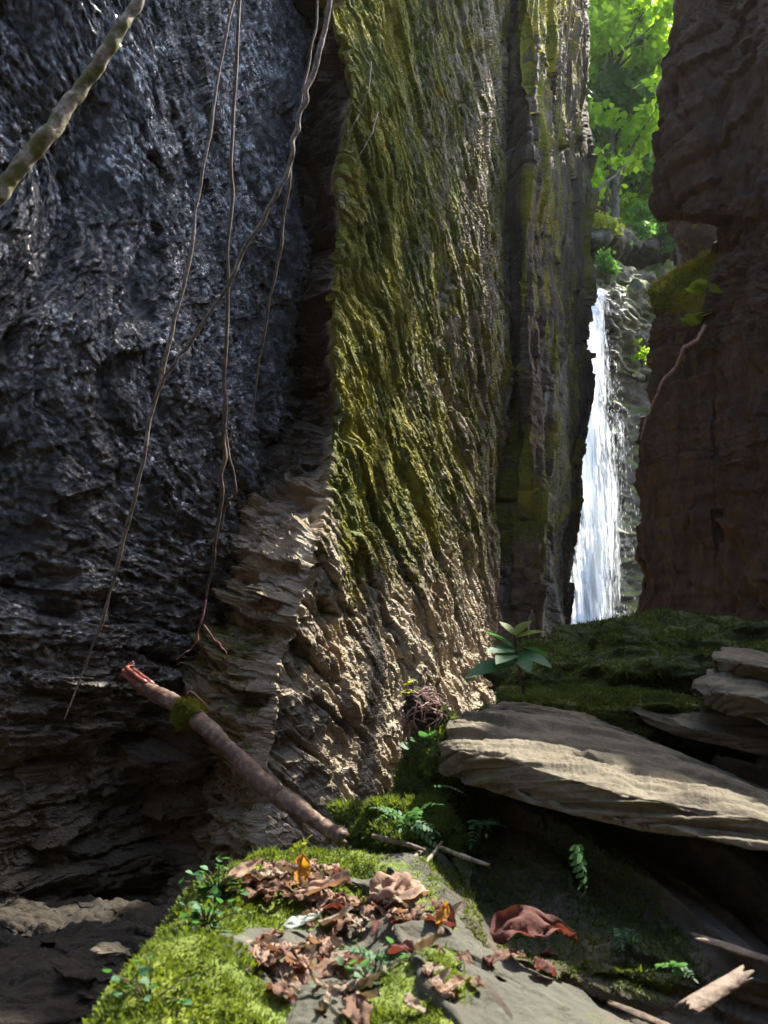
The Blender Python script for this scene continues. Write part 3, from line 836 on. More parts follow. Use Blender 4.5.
def ledge():
    X = np.linspace(-1.0, 1.9, 580)
    Y = np.linspace(0.5, 3.3, 560)
    x, y = np.meshgrid(X, Y)
    z = ledge_z(x, y)
    left = -0.50 + 0.05 * perlin(y * 3, 0 * y, 0 * y, 611) + 0.03 * perlin(y * 9, 0 * y, 0 * y, 613) + 0.10 * sstep(2.0, 2.35, y) - 0.05 * sstep(1.5, 1.2, y)
    back = 2.42 + 0.08 * perlin(x * 3, 0 * y + 4, 0 * y, 615) + 0.45 * sstep(0.0, 0.25, x)
    e = np.minimum((x - left), (back - y) * 0.9)
    drop = sstep(0.06, -0.34, e)
    z = z - 1.15 * drop ** 1.2 - 0.035 * sstep(0.10, 0.0, e)
    d = plates(x + y, z, 0.4, 0.09, 617, 0.6) * 0.05 * drop
    G = np.stack([x + d, y + d * 0.5, z], -1)
    n = normals(G, False, 1)
    s = 1 if np.mean(n[..., 2]) > 0 else -1
    n *= s
    mz = fbm(x * 3.2, y * 3.2, 0 * x, 3, 621)
    moss = 0.95 * sstep(-0.05, -0.28, x - 0.16 * sstep(1.66, 1.45, y) + 0.12 * mz) + 0.22
    moss = moss + 0.9 * gauss(x, -0.1, 0.12) * gauss(y, 2.2, 0.18)
    moss = moss - 0.75 * np.exp(-((x + 0.14) / 0.13) ** 2 - ((y - 1.68) / 0.10) ** 2) - 0.5 * np.exp(-((x + 0.08) / 0.15) ** 2 - ((y - 1.95) / 0.16) ** 2)
    moss = moss + 0.55 * gauss(x, 0.0, 0.09) * gauss(y, 1.58, 0.2) + 0.3 * gauss(x, 0.12, 0.05)
    moss = np.clip(moss * (1 - 0.75 * drop), 0, 1)
    tone = sstep(0.12, 0.3, x + 0.1 * mz) * 0.9
    o = wrap_obj('ledge', G, M['ledge_rock'], moss * (1 - 0.6 * tone), 0.0, closed=False, tone=tone)
    tag(o, 'low rock ledge with bright green moss and fallen leaves on it', 'rock ledge', kind='structure')
    wg = np.where(moss > 0.45, moss ** 2, 0) * (0.25 + sstep(-0.3, 0.35, fbm(x * 14, y * 14, 0 * x, 2, 631)))
    blades('moss', G, n, wg, 130000, 0.010, 0.004, M['moss_blade'], o, 9, lean=1.0, clump=26)
    wl = np.where((moss > 0.5) & (x < -0.2), 1.0, 0) * sstep(0.05, 0.4, fbm(x * 7, y * 7, 0 * x + 5, 2, 633))
    blades('moss_leaves', G, n, wl, 9000, 0.016, 0.011, M['moss_blade'], o, 10, lean=0.9, shape='leaf', off=0.006)
    return G, n
GL, nL = ledge()
def ghit(px, py):
    z = 0.75
    for _ in range(14):
        p = ong(px, py, z)
        z = 0.5 * z + 0.5 * max(gz(p[0], p[1]), 0.3)
    return ong(px, py, z)
def gz(x, y):
    i = int(np.clip((x + 1.0) / 2.9 * 579, 0, 579)); j = int(np.clip((y - 0.5) / 2.8 * 559, 0, 559))
    return float(GL[j, i, 2])

# ------------------------------------------------------------------ STONES
def strata_disp(G, n, amp, su, sv, seed, tilt=0.25, fine=0.004):
    x, y, z = G[..., 0], G[..., 1], G[..., 2]
    u = x * math.cos(tilt) - z * math.sin(tilt)
    v = x * math.sin(tilt) + z * math.cos(tilt) + y * 0.55
    d = plates(u, v, su, sv, seed, 0.9) * amp + plates(u, v, su * 0.4, sv * 0.35, seed + 2, 0.9) * amp * 0.4
    d += fbm(u * 5, v * 18, y * 5, 4, seed + 5) * amp * 0.35
    d += fbm(x * 40, y * 40, z * 40, 3, seed + 7) * fine
    cr = ridged(u * 2.2, v * 9, 0 * u, 2, seed + 9)
    d -= sstep(0.8, 1.35, cr) * amp * 1.6
    return G + n * blur(d)[..., None]

def long_slab():
    st = []
    for (fb, md, tp, bk, bb) in (
        ((441, 772, 2.66), (440, 745, 2.66), (450, 718, 2.76), (462, 714, 2.95), (458, 765, 2.95)),
        ((460, 784, 2.56), (460, 752, 2.54), (476, 708, 2.78), (490, 703, 3.05), (480, 762, 3.05)),
        ((505, 798, 2.40), (508, 760, 2.42), (512, 703, 2.82), (530, 704, 3.10), (520, 775, 3.05)),
        ((570, 815, 2.25), (572, 780, 2.27), (566, 711, 2.78), (590, 716, 3.05), (575, 790, 3.0)),
        ((640, 832, 2.13), (642, 798, 2.14), (632, 736, 2.66), (650, 742, 2.95), (640, 805, 2.9)),
        ((710, 838, 2.02), (712, 806, 2.06), (700, 764, 2.50), (716, 768, 2.8), (710, 820, 2.75)),
        ((790, 856, 1.92), (792, 828, 1.96), (780, 800, 2.32), (796, 800, 2.6), (790, 840, 2.6)),
        ((900, 890, 1.86), (905, 866, 1.88), (890, 842, 2.2), (905, 842, 2.45), (900, 870, 2.45))):
        st.append([at(*p) for p in (fb, md, tp, bk, bb)])
    G, n = loft(st, 360, 520, smooth=0.5)
    G = strata_disp(G, n, 0.014, 1.2, 0.06, 701, 0.26)
    mo = np.clip(0.3 * gauss(G[..., 0], at(740, 800, 2.3)[0], 0.15), 0, 1)
    o = wrap_obj('stone_slab', G, M['slab_rock'], mo, 0.0)
    tag(o, 'long weathered grey stone slab tilting down to the right over a dark hollow', 'stone slab')
long_slab()

def small_slab(name, st, label, seed, amp=0.012, mat='slab_rock', moss=0.1, su=0.3, sv=0.05, group=None, nu=160, nv=160, fine=0.003):
    G, n = loft([[at(*p) for p in s] for s in st], nu, nv, smooth=0.4)
    G = strata_disp(G, n, amp, su, sv, seed, 0.15, fine)
    n2 = normals(G, True, 0)
    o = wrap_obj(name, G, M[mat], moss, 0.0)
    return tag(o, label, 'stone slab' if 'slab' in name else 'stone', group), G

small_slab('stone_slab', [
    [(628, 716, 2.98), (626, 706, 2.97), (632, 696, 3.05), (650, 696, 3.25), (640, 715, 3.2)],
    [(690, 740, 2.86), (690, 728, 2.84), (690, 702, 3.05), (705, 702, 3.25), (700, 735, 3.2)],
    [(742, 752, 2.78), (742, 738, 2.78), (738, 708, 3.0), (750, 708, 3.2), (745, 745, 3.15)],
    [(830, 770, 2.7), (830, 755, 2.7), (830, 720, 2.95), (840, 720, 3.1), (830, 760, 3.1)]],
    'thin greenish stone slab wedged just behind the long slab', 711, 0.012, moss=0.25)
small_slab('stone', [
    [(690, 696, 2.86), (688, 684, 2.84), (700, 672, 2.92), (712, 670, 3.1), (700, 694, 3.1)],
    [(722, 716, 2.74), (720, 692, 2.70), (724, 672, 2.88), (736, 668, 3.1), (730, 710, 3.1)],
    [(775, 730, 2.66), (775, 700, 2.62), (772, 678, 2.82), (782, 674, 3.0), (778, 720, 3.0)],
    [(860, 745, 2.6), (860, 715, 2.58), (860, 690, 2.75), (866, 690, 2.95), (860, 735, 2.95)]],
    'blocky beige stone with a flat front stacked above the thin slab', 721, 0.014, moss=0.08)
small_slab('stone', [
    [(712, 668, 2.92), (711, 658, 2.9), (716, 650, 2.96), (724, 649, 3.1), (718, 667, 3.1)],
    [(745, 676, 2.84), (744, 664, 2.80), (744, 653, 2.92), (750, 650, 3.06), (748, 674, 3.06)],
    [(790, 686, 2.78), (790, 672, 2.74), (788, 660, 2.88), (794, 658, 3.02), (790, 684, 3.0)],
    [(850, 700, 2.7), (850, 684, 2.7), (850, 672, 2.84), (856, 672, 3.0), (850, 698, 3.0)]],
    'pale flat stone lying topmost on the blocky beige stone', 731, 0.010, moss=0.05)

def moss_mound():
    G, n = boulder(at(745, 722, 3.85), (1.02, 0.55, 0.43), 0.0, (0, -0.02), 300, 160, 741, 0.12, 0.03, 0.6, 2.6)
    o = wrap_obj('boulder', G, M['dark_bank'], 0.9, 0.0)
    tag(o, 'broad boulder wholly covered in dark moss below the brown cliff', 'boulder')
    w = np.clip(0.5 + fbm(G[..., 0] * 9, G[..., 1] * 9, G[..., 2] * 9, 3, 743), 0.05, 2)
    blades('moss', G, n, w, 120000, 0.015, 0.007, M['moss_dark'], o, 12, closed=True, lean=1.0, clump=15, droop=0.2)
    G, n = boulder(at(600, 716, 3.15), (0.36, 0.16, 0.085), -0.1, (0, 0.02), 180, 80, 751, 0.10, 0.02, 0.6, 1.8)
    o = wrap_obj('boulder', G, M['dark_bank'], 0.9, 0.0)
    tag(o, 'low moss covered rock lying right behind the top edge of the long slab', 'boulder')
    blades('moss', G, n, np.ones(G.shape[:2]), 36000, 0.012, 0.006, M['moss_dark'], o, 13, closed=True, lean=1.0, clump=20)
    # green hump at the foot of the sunlit cliff
    G, n = boulder(at(404, 842, 2.66), (0.16, 0.17, 0.115), 0.3, (0, 0.1), 160, 90, 761, 0.14, 0.02, 0.8, 1.8)
    o = wrap_obj('boulder', G, M['dark_bank'], 0.95, 0.0)
    tag(o, 'rounded green moss hump with a fern beside the left end of the long slab', 'boulder')
    blades('moss', G, n, np.ones(G.shape[:2]), 30000, 0.016, 0.005, M['moss_blade'], o, 14, closed=True, lean=1.0, clump=22)
    G, n = boulder(at(428, 800, 2.85), (0.10, 0.16, 0.24), 0.2, (0, 0.25), 120, 90, 771, 0.14, 0.02, 0.8, 1.8)
    o = wrap_obj('boulder', G, M['dark_bank'], 0.8, 0.0)
    tag(o, 'narrow mossy rock standing under the pink root clump', 'boulder')
    blades('moss', G, n, np.ones(G.shape[:2]), 16000, 0.016, 0.005, M['moss_blade'], o, 15, closed=True, lean=1.0, clump=22)
moss_mound()

def dark_bank():
    rows = [(742, 3.1), (780, 2.95), (812, 2.85), (835, 2.66), (855, 2.5), (880, 2.36), (905, 2.22), (930, 2.08), (955, 2.0), (1020, 1.98)]
    ctrl = []
    for py, Y in rows:
        k = 1 - 0.12 * max(0, (py - 800) / 200)
        r = [at(424, py, Y + 0.55), at(436, py, Y + 0.12), at(470, py, Y), at(540, py + 6, Y * 0.985), at(620, py + 14, Y * 0.96), at(700, py + 22, Y * 0.93), at(800, py + 30, Y * 0.9), at(940, py + 40, Y * 0.87)]
        ctrl.append(r)
    G, pu, pv = net(ctrl, 460, 360, [0.3, 0.5, 1, 1, 1, 1.2, 0.8], None, 0.3)
    n = normals(G, False, 2)
    s = np.sign(np.sum(n * (CAM - G))); n *= s
    x, y, z = G[..., 0], G[..., 1], G[..., 2]
    u = x * math.cos(0.2) - z * math.sin(0.2); v = x * math.sin(0.2) + z * math.cos(0.2)
    d = plates(u, v, 0.5, 0.07, 801, 0.5) * 0.11 + plates(u, v, 0.2, 0.022, 803, 0.6) * 0.035 + fbm(u * 6, v * 16, 0 * u, 4, 805) * 0.015 + fbm(x * 3, z * 3, y, 3, 807) * 0.04
    G2 = G + n * blur(d)[..., None]
    mo = np.clip(0.25 + 0.45 * gauss(x, 0.35, 0.3) + 0.4 * fbm(x * 4, z * 4, 0 * x, 2, 809), 0, 1) * (1 - 0.7 * sstep(0.7, 0.95, x)) * sstep(0.6, 0.68, z) * 0.85
    o = wrap_obj('rock_bank', G2, M['dark_bank'], mo, 0.0, closed=False)
    tag(o, 'shaded bank of thin layered rock under the long slab', 'rock bank', kind='structure')
    blades('moss', G2, n, np.where(mo > 0.4, mo, 0), 26000, 0.010, 0.005, M['moss_dark'], o, 16, lean=1.0, clump=18, droop=0.4)
dark_bank()

# flat stones lying in the ledge
def flat_stone(pts, z, th, label, seed, mat='ledge_rock', moss=0.15, name='flat_stone', tiltz=(0, 0)):
    """outline given on the ledge; a thick chipped plate"""
    P = [ghit(px, min(py, 1040)) + np.array([0, -max(py - 1040, 0) * 0.003, z - 0.785]) for px, py in pts]
    c = np.mean(P, 0)
    for p in P: p[2] += tiltz[0] * (p[0] - c[0]) + tiltz[1] * (p[1] - c[1])
    P = np.array(P)
    n = len(P)
    rings = []
    for sc, dz in ((0.05, -th), (0.9, -th), (1.0, -th * 0.6), (1.0, -th * 0.25), (0.97, 0.0), (0.5, 0.006), (0.05, 0.006)):
        rings.append(np.vstack([c + (P - c) * sc + np.array([0, 0, dz])] ))
    C = np.array([np.vstack([r, r[:1]]) for r in rings])
    G, pu, pv = net(C, 161, 90, None, [2, 0.6, 0.5, 0.4, 2, 2], 0.15)
    G = G[:, :-1]
    nn = normals(G, True, 0)
    if np.sum(nn * (G - c)) < 0: nn = -nn
    x, y, zz = G[..., 0], G[..., 1], G[..., 2]
    d = fbm(x * 9, y * 9, zz * 9, 4, seed) * 0.012 + plates(x + y, zz * 1.0 + 0.2 * x, 0.2, 0.02, seed + 3) * 0.006
    G = G + nn * d[..., None]
    o = wrap_obj(name, G, M[mat], moss, 0.0)
    return tag(o, label, 'stone')

flat_stone([(392, 946), (430, 938), (480, 958), (530, 984), (585, 1010), (640, 1060), (520, 1075), (470, 1045), (425, 998)], 0.815, 0.13,
           'large flat grey green stone slab beside the red leaf at the bottom', 821, moss=0.22, tiltz=(0, 0.04))
flat_stone([(190, 950), (245, 928), (310, 930), (340, 945), (320, 968), (250, 972)], 0.785, 0.05, 'dark slate plate half sunk in the moss in the middle', 823, moss=0.2)
flat_stone([(300, 990), (350, 1000), (370, 1030), (330, 1070), (280, 1040)], 0.79, 0.06, 'small dark stone among brown leaves at the bottom edge', 825, moss=0.15)
flat_stone([(560, 985), (610, 990), (690, 1015), (740, 1050), (640, 1060), (580, 1020)], 0.80, 0.05, 'brown flat stone under the bark strips', 827, 'dark_bank', 0.05)
flat_stone([(330, 872), (352, 864), (392, 876), (402, 892), (370, 896), (340, 886)], 0.81, 0.05, 'small blue grey stone just behind the pale curled leaf', 829, moss=0.05)

# small pale rock and orange leaf in the gully
p = ong(115, 950, 0.35)
G, n = boulder(at(112, 950, 2.6), (0.05, 0.028, 0.012), 0.15, (0, 0.08), 90, 50, 831, 0.15, 0.01)
wrap_o = wrap_obj('stone', G, M['slab_rock'], 0, 0)
tag(wrap_o, 'small pale stone chip on the dark ground beyond the green moss', 'stone')
G, n = boulder(at(45, 990, 3.0), (0.62, 0.55, 0.17), 0.3, (0, 0), 360, 200, 833, 0.16, 0.03)
G = strata_disp(G, n, 0.010, 0.25, 0.09, 835, 0.2, 0.014)
tag(wrap_obj('boulder', G, M['ground'], 0.15, 0), 'low brown earthy rock at the foot of the wet cliff', 'boulder')

# ------------------------------------------------------------------ BRANCHES AND VINES
def fallen_branch():
    P = [at(124, 668, 3.80), at(135, 682, 3.74), at(160, 696, 3.60), at(190, 713, 3.45), at(222, 742, 3.25), at(255, 775, 3.04), at(290, 802, 2.84), at(318, 822, 2.70), at(344, 840, 2.58)]
    root = empty('fallen_branch', P[-1], 'reddish bare branch propped against the cliff with a tuft of moss', 'branch')
    inv = np.array(P[-1])
    loc = [q - inv for q in P]
    rr = [0.009, 0.024, 0.036, 0.034, 0.032, 0.030, 0.028, 0.026, 0.024]
    tube('bark', loc[1:], rr[1:], M['stick_bark'], root, sides=26, noise=0.2, seed=3, sub=16)
    # splintered red end
    geos = []
    rg = random.Random(4)
    for k in range(9):
        o = np.array([rg.uniform(-.026, .026), rg.uniform(-.015, .015), rg.uniform(-.026, .026)])
        tip = loc[0] + o * 0.8 + np.array([rg.uniform(-.02, .06), 0, rg.uniform(-.05, .03)])
        geos.append(tube_geo([loc[2] * 0.5 + loc[1] * 0.5 + o, loc[1] * 0.4 + loc[0] * 0.6 + o, tip], [0.013, 0.010, 0.002], 6, 0.2, k))
    v, f = merge(geos)
    link('splintered_end', mesh_np('splintered_end', v, f, M['raw_wood']), root)
    G, n = boulder(loc[3] + np.array([0, -0.012, 0.0]), (0.052, 0.05, 0.05), 0, (0, 0), 50, 34, 843, 0.15, 0.0)
    G[..., 2] = np.where(G[..., 2] > loc[3][2], loc[3][2] + (G[..., 2] - loc[3][2]) * 1.0, G[..., 2])
    m = wrap_obj('moss_tuft', G, M['ledge_rock'], 1.0, 0, root)
    blades('moss', G, n, np.ones(G.shape[:2]), 5000, 0.016, 0.004, M['moss_gold'], m, 20, closed=True, lean=1.0)
    tube('twig', [loc[3] + np.array([-.02, 0, .045]), loc[3] + np.array([0, -.01, .085]), loc[3] + np.array([.05, -.02, .05]), loc[3] + np.array([.09, -.02, .0])], [.006, .005, .004, .002], M['raw_wood'], root, sides=6)
    geos = [tube_geo([loc[-1] + np.array([-0.01, 0, 0.0]), loc[-1] + np.array([rg.uniform(-.01, .06), rg.uniform(-.02, .02), rg.uniform(-.07, -.02)])], [0.012, 0.004], 6, 0.2, k + 20) for k in range(7)]
    v, f = merge(geos)
    link('broken_end', mesh_np('broken_end', v, f, M['vine_dark']), root)
fallen_branch()

def hanging(name, pts, rad, mat, label, cat, seed, off=0.0, sides=8, noise=0.25, jit=0.004):
    rg = np.random.default_rng(seed)
    P = [np.array(q) for q in pts]
    # densify with a gentle wobble
    Q = []
    for i in range(len(P) - 1):
        for k in range(3):
            t = k / 3
            Q.append(P[i] * (1 - t) + P[i + 1] * t + rg.normal(0, jit, 3) * (0 < i < len(P) - 2))
    Q.append(P[-1])
    rad = [q * 0.8 for q in rad]
    o = tube(name, Q, rad, mat, None, sides=sides, noise=noise, seed=seed, sub=5)
    return tag(o, label, cat)

def pts(l): return [at(*q) for q in l]
hanging('branch', pts([(215, -140, 2.35), (150, -22, 2.3), (130, 14, 2.28), (108, 48, 2.26), (90, 76, 2.25), (70, 102, 2.23), (45, 136, 2.2), (20, 168, 2.17), (0, 192, 2.15), (-60, 262, 2.1), (-170, 400, 2.1), (-300, 570, 2.3), (-420, 740, 2.6)]),
        [0.017, 0.021, 0.023, 0.026, 0.029, 0.030, 0.032, 0.034], M['mossy_bark'], 'pale bare branch with moss patches crossing the top left corner', 'branch', 21, sides=14, noise=0.2, jit=0.003)
hanging('vine', pts([(262, -190, 3.5), (238, -30, 3.5), (228, 30, 3.5), (213, 110, 3.5), (203, 170, 3.5), (192, 230, 3.5), (182, 300, 3.5), (168, 350, 3.5), (156, 395, 3.5), (146, 440, 3.5), (134, 500, 3.52), (120, 556, 3.55), (104, 610, 3.6), (86, 664, 3.65), (64, 720, 3.62)]),
        [0.008, 0.008, 0.009, 0.010, 0.011, 0.010, 0.008, 0.004], M['vine'], 'long thin vine slanting down across the wet cliff to its foot', 'vine', 22)
hanging('vine', pts([(243, -190, 3.95), (241, -30, 3.95), (237, 60, 3.95), (233, 140, 3.95), (230, 220, 3.95), (227, 300, 3.95), (225, 380, 3.95), (224, 440, 3.95), (222, 490, 3.95), (216, 545, 3.98), (208, 585, 4.05), (202, 622, 4.1)]),
        [0.009, 0.010, 0.011, 0.011, 0.013, 0.014, 0.010, 0.004], M['vine_dark'], 'straight dark brown vine hanging plumb in front of the cliff corner', 'vine', 23)
hanging('vine', pts([(370, -190, 3.3), (334, -25, 3.3), (324, 35, 3.3), (308, 90, 3.3), (297, 122, 3.3), (292, 150, 3.3), (283, 186, 3.3), (262, 222, 3.32), (244, 248, 3.34), (232, 280, 3.36), (210, 312, 3.4), (186, 348, 3.43), (166, 374, 3.46), (154, 402, 3.49)]),
        [0.012, 0.013, 0.015, 0.014, 0.011, 0.010, 0.009, 0.007], M['vine'], 'pale grey vine curving from the top down to join the long slanting vine', 'vine', 24)
hanging('vine', pts([(318, -190, 3.42), (315, 20, 3.40), (303, 90, 3.35), (293, 150, 3.34), (288, 190, 3.36), (280, 245, 3.38), (270, 300, 3.4), (262, 350, 3.45), (254, 400, 3.5), (251, 424, 3.52)]),
        [0.007, 0.007, 0.008, 0.007, 0.006, 0.003], M['vine_dark'], 'thin brown vine dropping straight from the bend of the pale vine', 'vine', 25)
hanging('vine', pts([(226, 430, 3.94), (230, 462, 3.9), (238, 490, 3.9), (230, 500, 3.92), (224, 512, 3.94), (222, 530, 3.94)]),
        [0.005, 0.006, 0.006, 0.004], M['vine_dark'], 'short looped tendril beside the lower straight vine', 'vine', 26)
hanging('root', pts([(206, 600, 4.04), (202, 622, 4.02), (198, 640, 4.02), (186, 652, 4.0), (176, 660, 4.0)]), [0.006, 0.006, 0.004, 0.002], M['red_root'], 'red rootlet at the foot of the straight vine', 'root', 27)
hanging('root', pts([(204, 625, 4.04), (215, 640, 4.02), (226, 652, 4.0), (229, 676, 4.0)]), [0.005, 0.004, 0.004, 0.002], M['red_root'], 'thin red rootlet bending down over the stepped ledge', 'root', 28)
hanging('root', pts([(371, 62, 4.95), (369, 90, 4.9), (362, 106, 4.88), (352, 128, 4.85), (346, 150, 4.85)]), [0.006, 0.005, 0.004, 0.002], M['vine'], 'pale root trailing over the upper edge of the mossy cliff', 'root', 29)
hanging('root', pts([(378, 112, 5.1), (372, 132, 4.95), (364, 148, 4.9), (356, 160, 4.88)]), [0.005, 0.006, 0.004, 0.002], M['vine'], 'short pale root lower on the mossy cliff edge', 'root', 30)
hanging('vine', pts([(574, -60, 9.4), (570, 20, 9.4), (562, 90, 9.4), (556, 160, 9.4), (548, 200, 9.4), (542, 250, 9.4)]), [0.010, 0.011, 0.008, 0.004], M['vine'], 'fine vine hanging on the far mossy pillar', 'vine', 31)
# sticks on the ledge
hanging('stick', pts([(372, 836, 2.44), (398, 842, 2.40), (425, 850, 2.36)]), [0.008, 0.009, 0.005], M['pale_wood'], 'short pale stick lying below the fern', 'stick', 32)
hanging('stick', pts([(352, 868, 2.28), (385, 872, 2.25), (405, 866, 2.3), (425, 848, 2.4)]), [0.008, 0.013, 0.012, 0.006], M['mossy_bark'], 'crooked mossy stick behind the pale curled leaf', 'stick', 33)
hanging('stick', pts([(436, 846, 2.42), (462, 856, 2.34), (490, 866, 2.3)]), [0.007, 0.009, 0.006], M['mossy_bark'], 'thin straight stick leaning on the shaded bank', 'stick', 34)
hanging('stick', pts([(418, 872, 2.3), (430, 858, 2.36), (442, 842, 2.44)]), [0.006, 0.008, 0.005], M['mossy_bark'], 'short stick crossing the thin straight stick', 'stick', 35)

# ------------------------------------------------------------------ BARK PIECES
def bark_piece(P0, P1, r, label, seed, mat='pale_wood', arc=2.6):
    """curved shell of bark"""
    P0, P1 = np.array(P0), np.array(P1)
    T = P1 - P0
    L = np.linalg.norm(T); T /= L
    S = np.cross(T, [0, 0, 1]); S /= np.linalg.norm(S); N = np.cross(S, T)
    t = np.linspace(0, 1, 40); th = np.linspace(-arc / 2, arc / 2, 22)
    tt, hh = np.meshgrid(t, th, indexing='ij')
    end = 0.22 * fbm(hh * 2.2, 0 * hh, 0 * hh + (tt > 0.5), 3, seed)
    rr = r * (1 + 0.18 * perlin(tt * 3, hh, 0 * hh, seed + 1) + 0.08 * perlin(tt * 9, hh * 5, 0 * hh, seed + 2))
    V = P0 + T * ((tt + end * (tt - 0.5) * 2) * L)[..., None] + S * (np.sin(hh) * rr)[..., None] + N * ((np.cos(hh) - 0.5) * rr)[..., None]
    o = link('bark_piece', mesh_np('bark_piece', V.reshape(-1, 3), grid_faces(40, 22), M[mat]))
    md = o.modifiers.new('thickness', 'SOLIDIFY'); md.thickness = 0.006
    return tag(o, label, 'bark')
bark_piece(at(686, 1008, 1.70), at(742, 974, 1.80), 0.022, 'light brown curved bark piece at the bottom right', 851)
bark_piece(at(612, 1006, 1.70), at(672, 1030, 1.62), 0.016, 'dull bark strip lying left of the light brown curved piece', 852, 'vine_dark', arc=1.3)
bark_piece(at(700, 940, 1.90), at(790, 968, 1.82), 0.02, 'long splinter of grey wood on the right under the bank', 855, 'pale_wood', 1.6)

# ------------------------------------------------------------------ DEAD LEAVES
def dead_leaf_mesh(L, Wd, curl, fold, mat, seed):
    v, f = leaf_geo(L, Wd, curl, fold, 18, 11, 0.2, seed)
    return mesh_np('dead_leaf', v, f, M[mat], attrs={'var': np.random.default_rng(seed).random(len(v)) * 0.3 + 0.35})

def dead_leaf(px, py, L, Wd, curl, fold, mat, label, seed, yaw, pitch=0.0, roll=0.0, dz=0.0, me=None, plane=0.8, name='dead_leaf', group=None):
    p = ghit(px, py) if plane == 0.8 else ong(px, py, plane)
    if me is None: me = dead_leaf_mesh(L, Wd, curl, fold, mat, seed)
    o = link(name, me)
    zz = gz(p[0], p[1]) if plane == 0.8 else plane
    o.location = (p[0], p[1], zz + 0.012 + dz)
    o.rotation_euler = (pitch, roll, yaw)
    return tag(o, label, 'dead leaf', group)

dead_leaf(300, 893, 0.08, 0.055, 0.5, 0.5, 'dead_yellow', 'amber yellow dead leaf standing upright on the litter', 901, 0.3, 0.75, 0.2)
dead_leaf(372, 908, 0.16, 0.10, -1.5, 0.4, 'dead_pale', 'large pale pink dead leaf curled over beside the dark bank', 902, -1.1, 0.6, 0.25, 0.01)
dead_leaf(425, 905, 0.12, 0.09, -2.0, 0.5, 'dead_pale', 'curled pale leaf with a dark hollow touching the large pale leaf', 903, 1.9, 0.8, -0.2, 0.01)
dead_leaf(288, 905, 0.15, 0.055, 0.4, 0.35, 'dead_pale', 'long narrow pale leaf in front of the amber leaf', 904, -1.35, 0.05, 0.1, 0.01)
dead_leaf(492, 958, 0.20, 0.11, -0.7, 0.3, 'dead_red', 'big dark red curled leaf on the flat stone', 905, -1.35, 0.3, 0.25, 0.035)
dead_leaf(455, 950, 0.10, 0.06, -1.4, 0.5, 'dead_red', 'small red leaf just left of the big red leaf', 906, 0.9, 0.4, 0.0, 0.035)
dead_leaf(438, 948, 0.05, 0.03, 0.8, 0.4, 'dead_yellow', 'tiny ochre leaf at the tip of the flat stone', 907, -0.6, 0.2, 0.0, 0.035)
dead_leaf(283, 942, 0.085, 0.035, 0.3, 0.2, 'grey_leaf', 'pale grey green leaf lying on the dark slate plate', 908, -1.2, 0.05, 0.1, 0.02)
dead_leaf(222, 900, 0.11, 0.04, 0.3, 0.2, 'dead_pale', 'single pale pink leaf lying on the bright moss', 909, -0.9, 0.1, 0.0, 0.03)
dead_leaf(10, 992, 0.06, 0.04, 0.5, 0.3, 'dead_orange', 'orange leaf on the ground at the foot of the wet cliff', 910, 0.6, 0.2, 0.0, 0.02, plane=0.05)
dead_leaf(602, 968, 0.10, 0.05, -1.5, 0.6, 'dead_red', 'crumpled maroon leaf at the foot of the shaded bank', 911, 1.2, 0.2, 0.2, 0.03)
dead_leaf(566, 978, 0.10, 0.055, -1.4, 0.5, 'dead_red', 'torn maroon leaf touching the right side of the big red leaf', 913, 0.9, 0.3, 0.3, 0.03)
dead_leaf(592, 992, 0.10, 0.05, -1.0, 0.4, 'dead_red', 'long maroon leaf lying left of the bark strips', 914, -2.2, 0.15, 0.2, 0.03)
dead_leaf(535, 1000, 0.08, 0.045, -1.2, 0.5, 'dead_red', 'small folded maroon leaf in front of the big red leaf', 912, -0.9, 0.1, 0.2, 0.05)
protos = [dead_leaf_mesh(0.042 + 0.014 * (k % 3), 0.022 + 0.007 * (k % 4), [-0.3, -0.6, -0.4, -0.9, 0.5, -1.2, -0.6, 0.2][k], 0.3 + 0.1 * (k % 3),
          ['dead_pale', 'dead_grey', 'dead_brown', 'dead_pale', 'dead_grey', 'dead_red', 'dead_brown', 'dead_grey'][k], 930 + k) for k in range(8)]
rg = random.Random(5)
zones = [((252, 330), (868, 905), 85, 'small dry brown leaf in the heap around the amber leaf', 'small dry leaves heaped around the amber leaf'),
         ((300, 440), (905, 935), 70, 'small dry brown leaf in the heap before the pale curled leaf', 'small dry leaves before the pale curled leaf'),
         ((250, 345), (948, 985), 50, 'small dull brown leaf in the hollow behind the bottom stone', 'small dull leaves in the hollow'),
         ((285, 360), (1000, 1022), 14, 'small dull brown leaf at the bottom edge below the moss', 'small dull leaves at the bottom edge'),
         ((400, 560), (958, 1018), 26, 'small dull leaf scattered on the flat stone near the red leaf', 'small leaves on the flat stone'),
         ((570, 760), (985, 1022), 26, 'small dull brown leaf between the bark strips', 'small dull leaves between the bark strips')]
for (xr, yr, n_, lab, grp) in zones:
    for k in range(n_):
        px = rg.uniform(*xr); py = rg.uniform(*yr)
        o = dead_leaf(px, py, 0, 0, 0, 0, None, lab, 0, rg.uniform(-3.1, 3.1), rg.uniform(-0.1, 0.35), rg.uniform(-0.45, 0.45), rg.uniform(-0.004, 0.014), me=protos[rg.randrange(8)], group=grp)
        s_ = rg.choice((rg.uniform(0.5, 1.0), rg.uniform(0.8, 1.5)))
        o.scale = (s_, s_, s_)

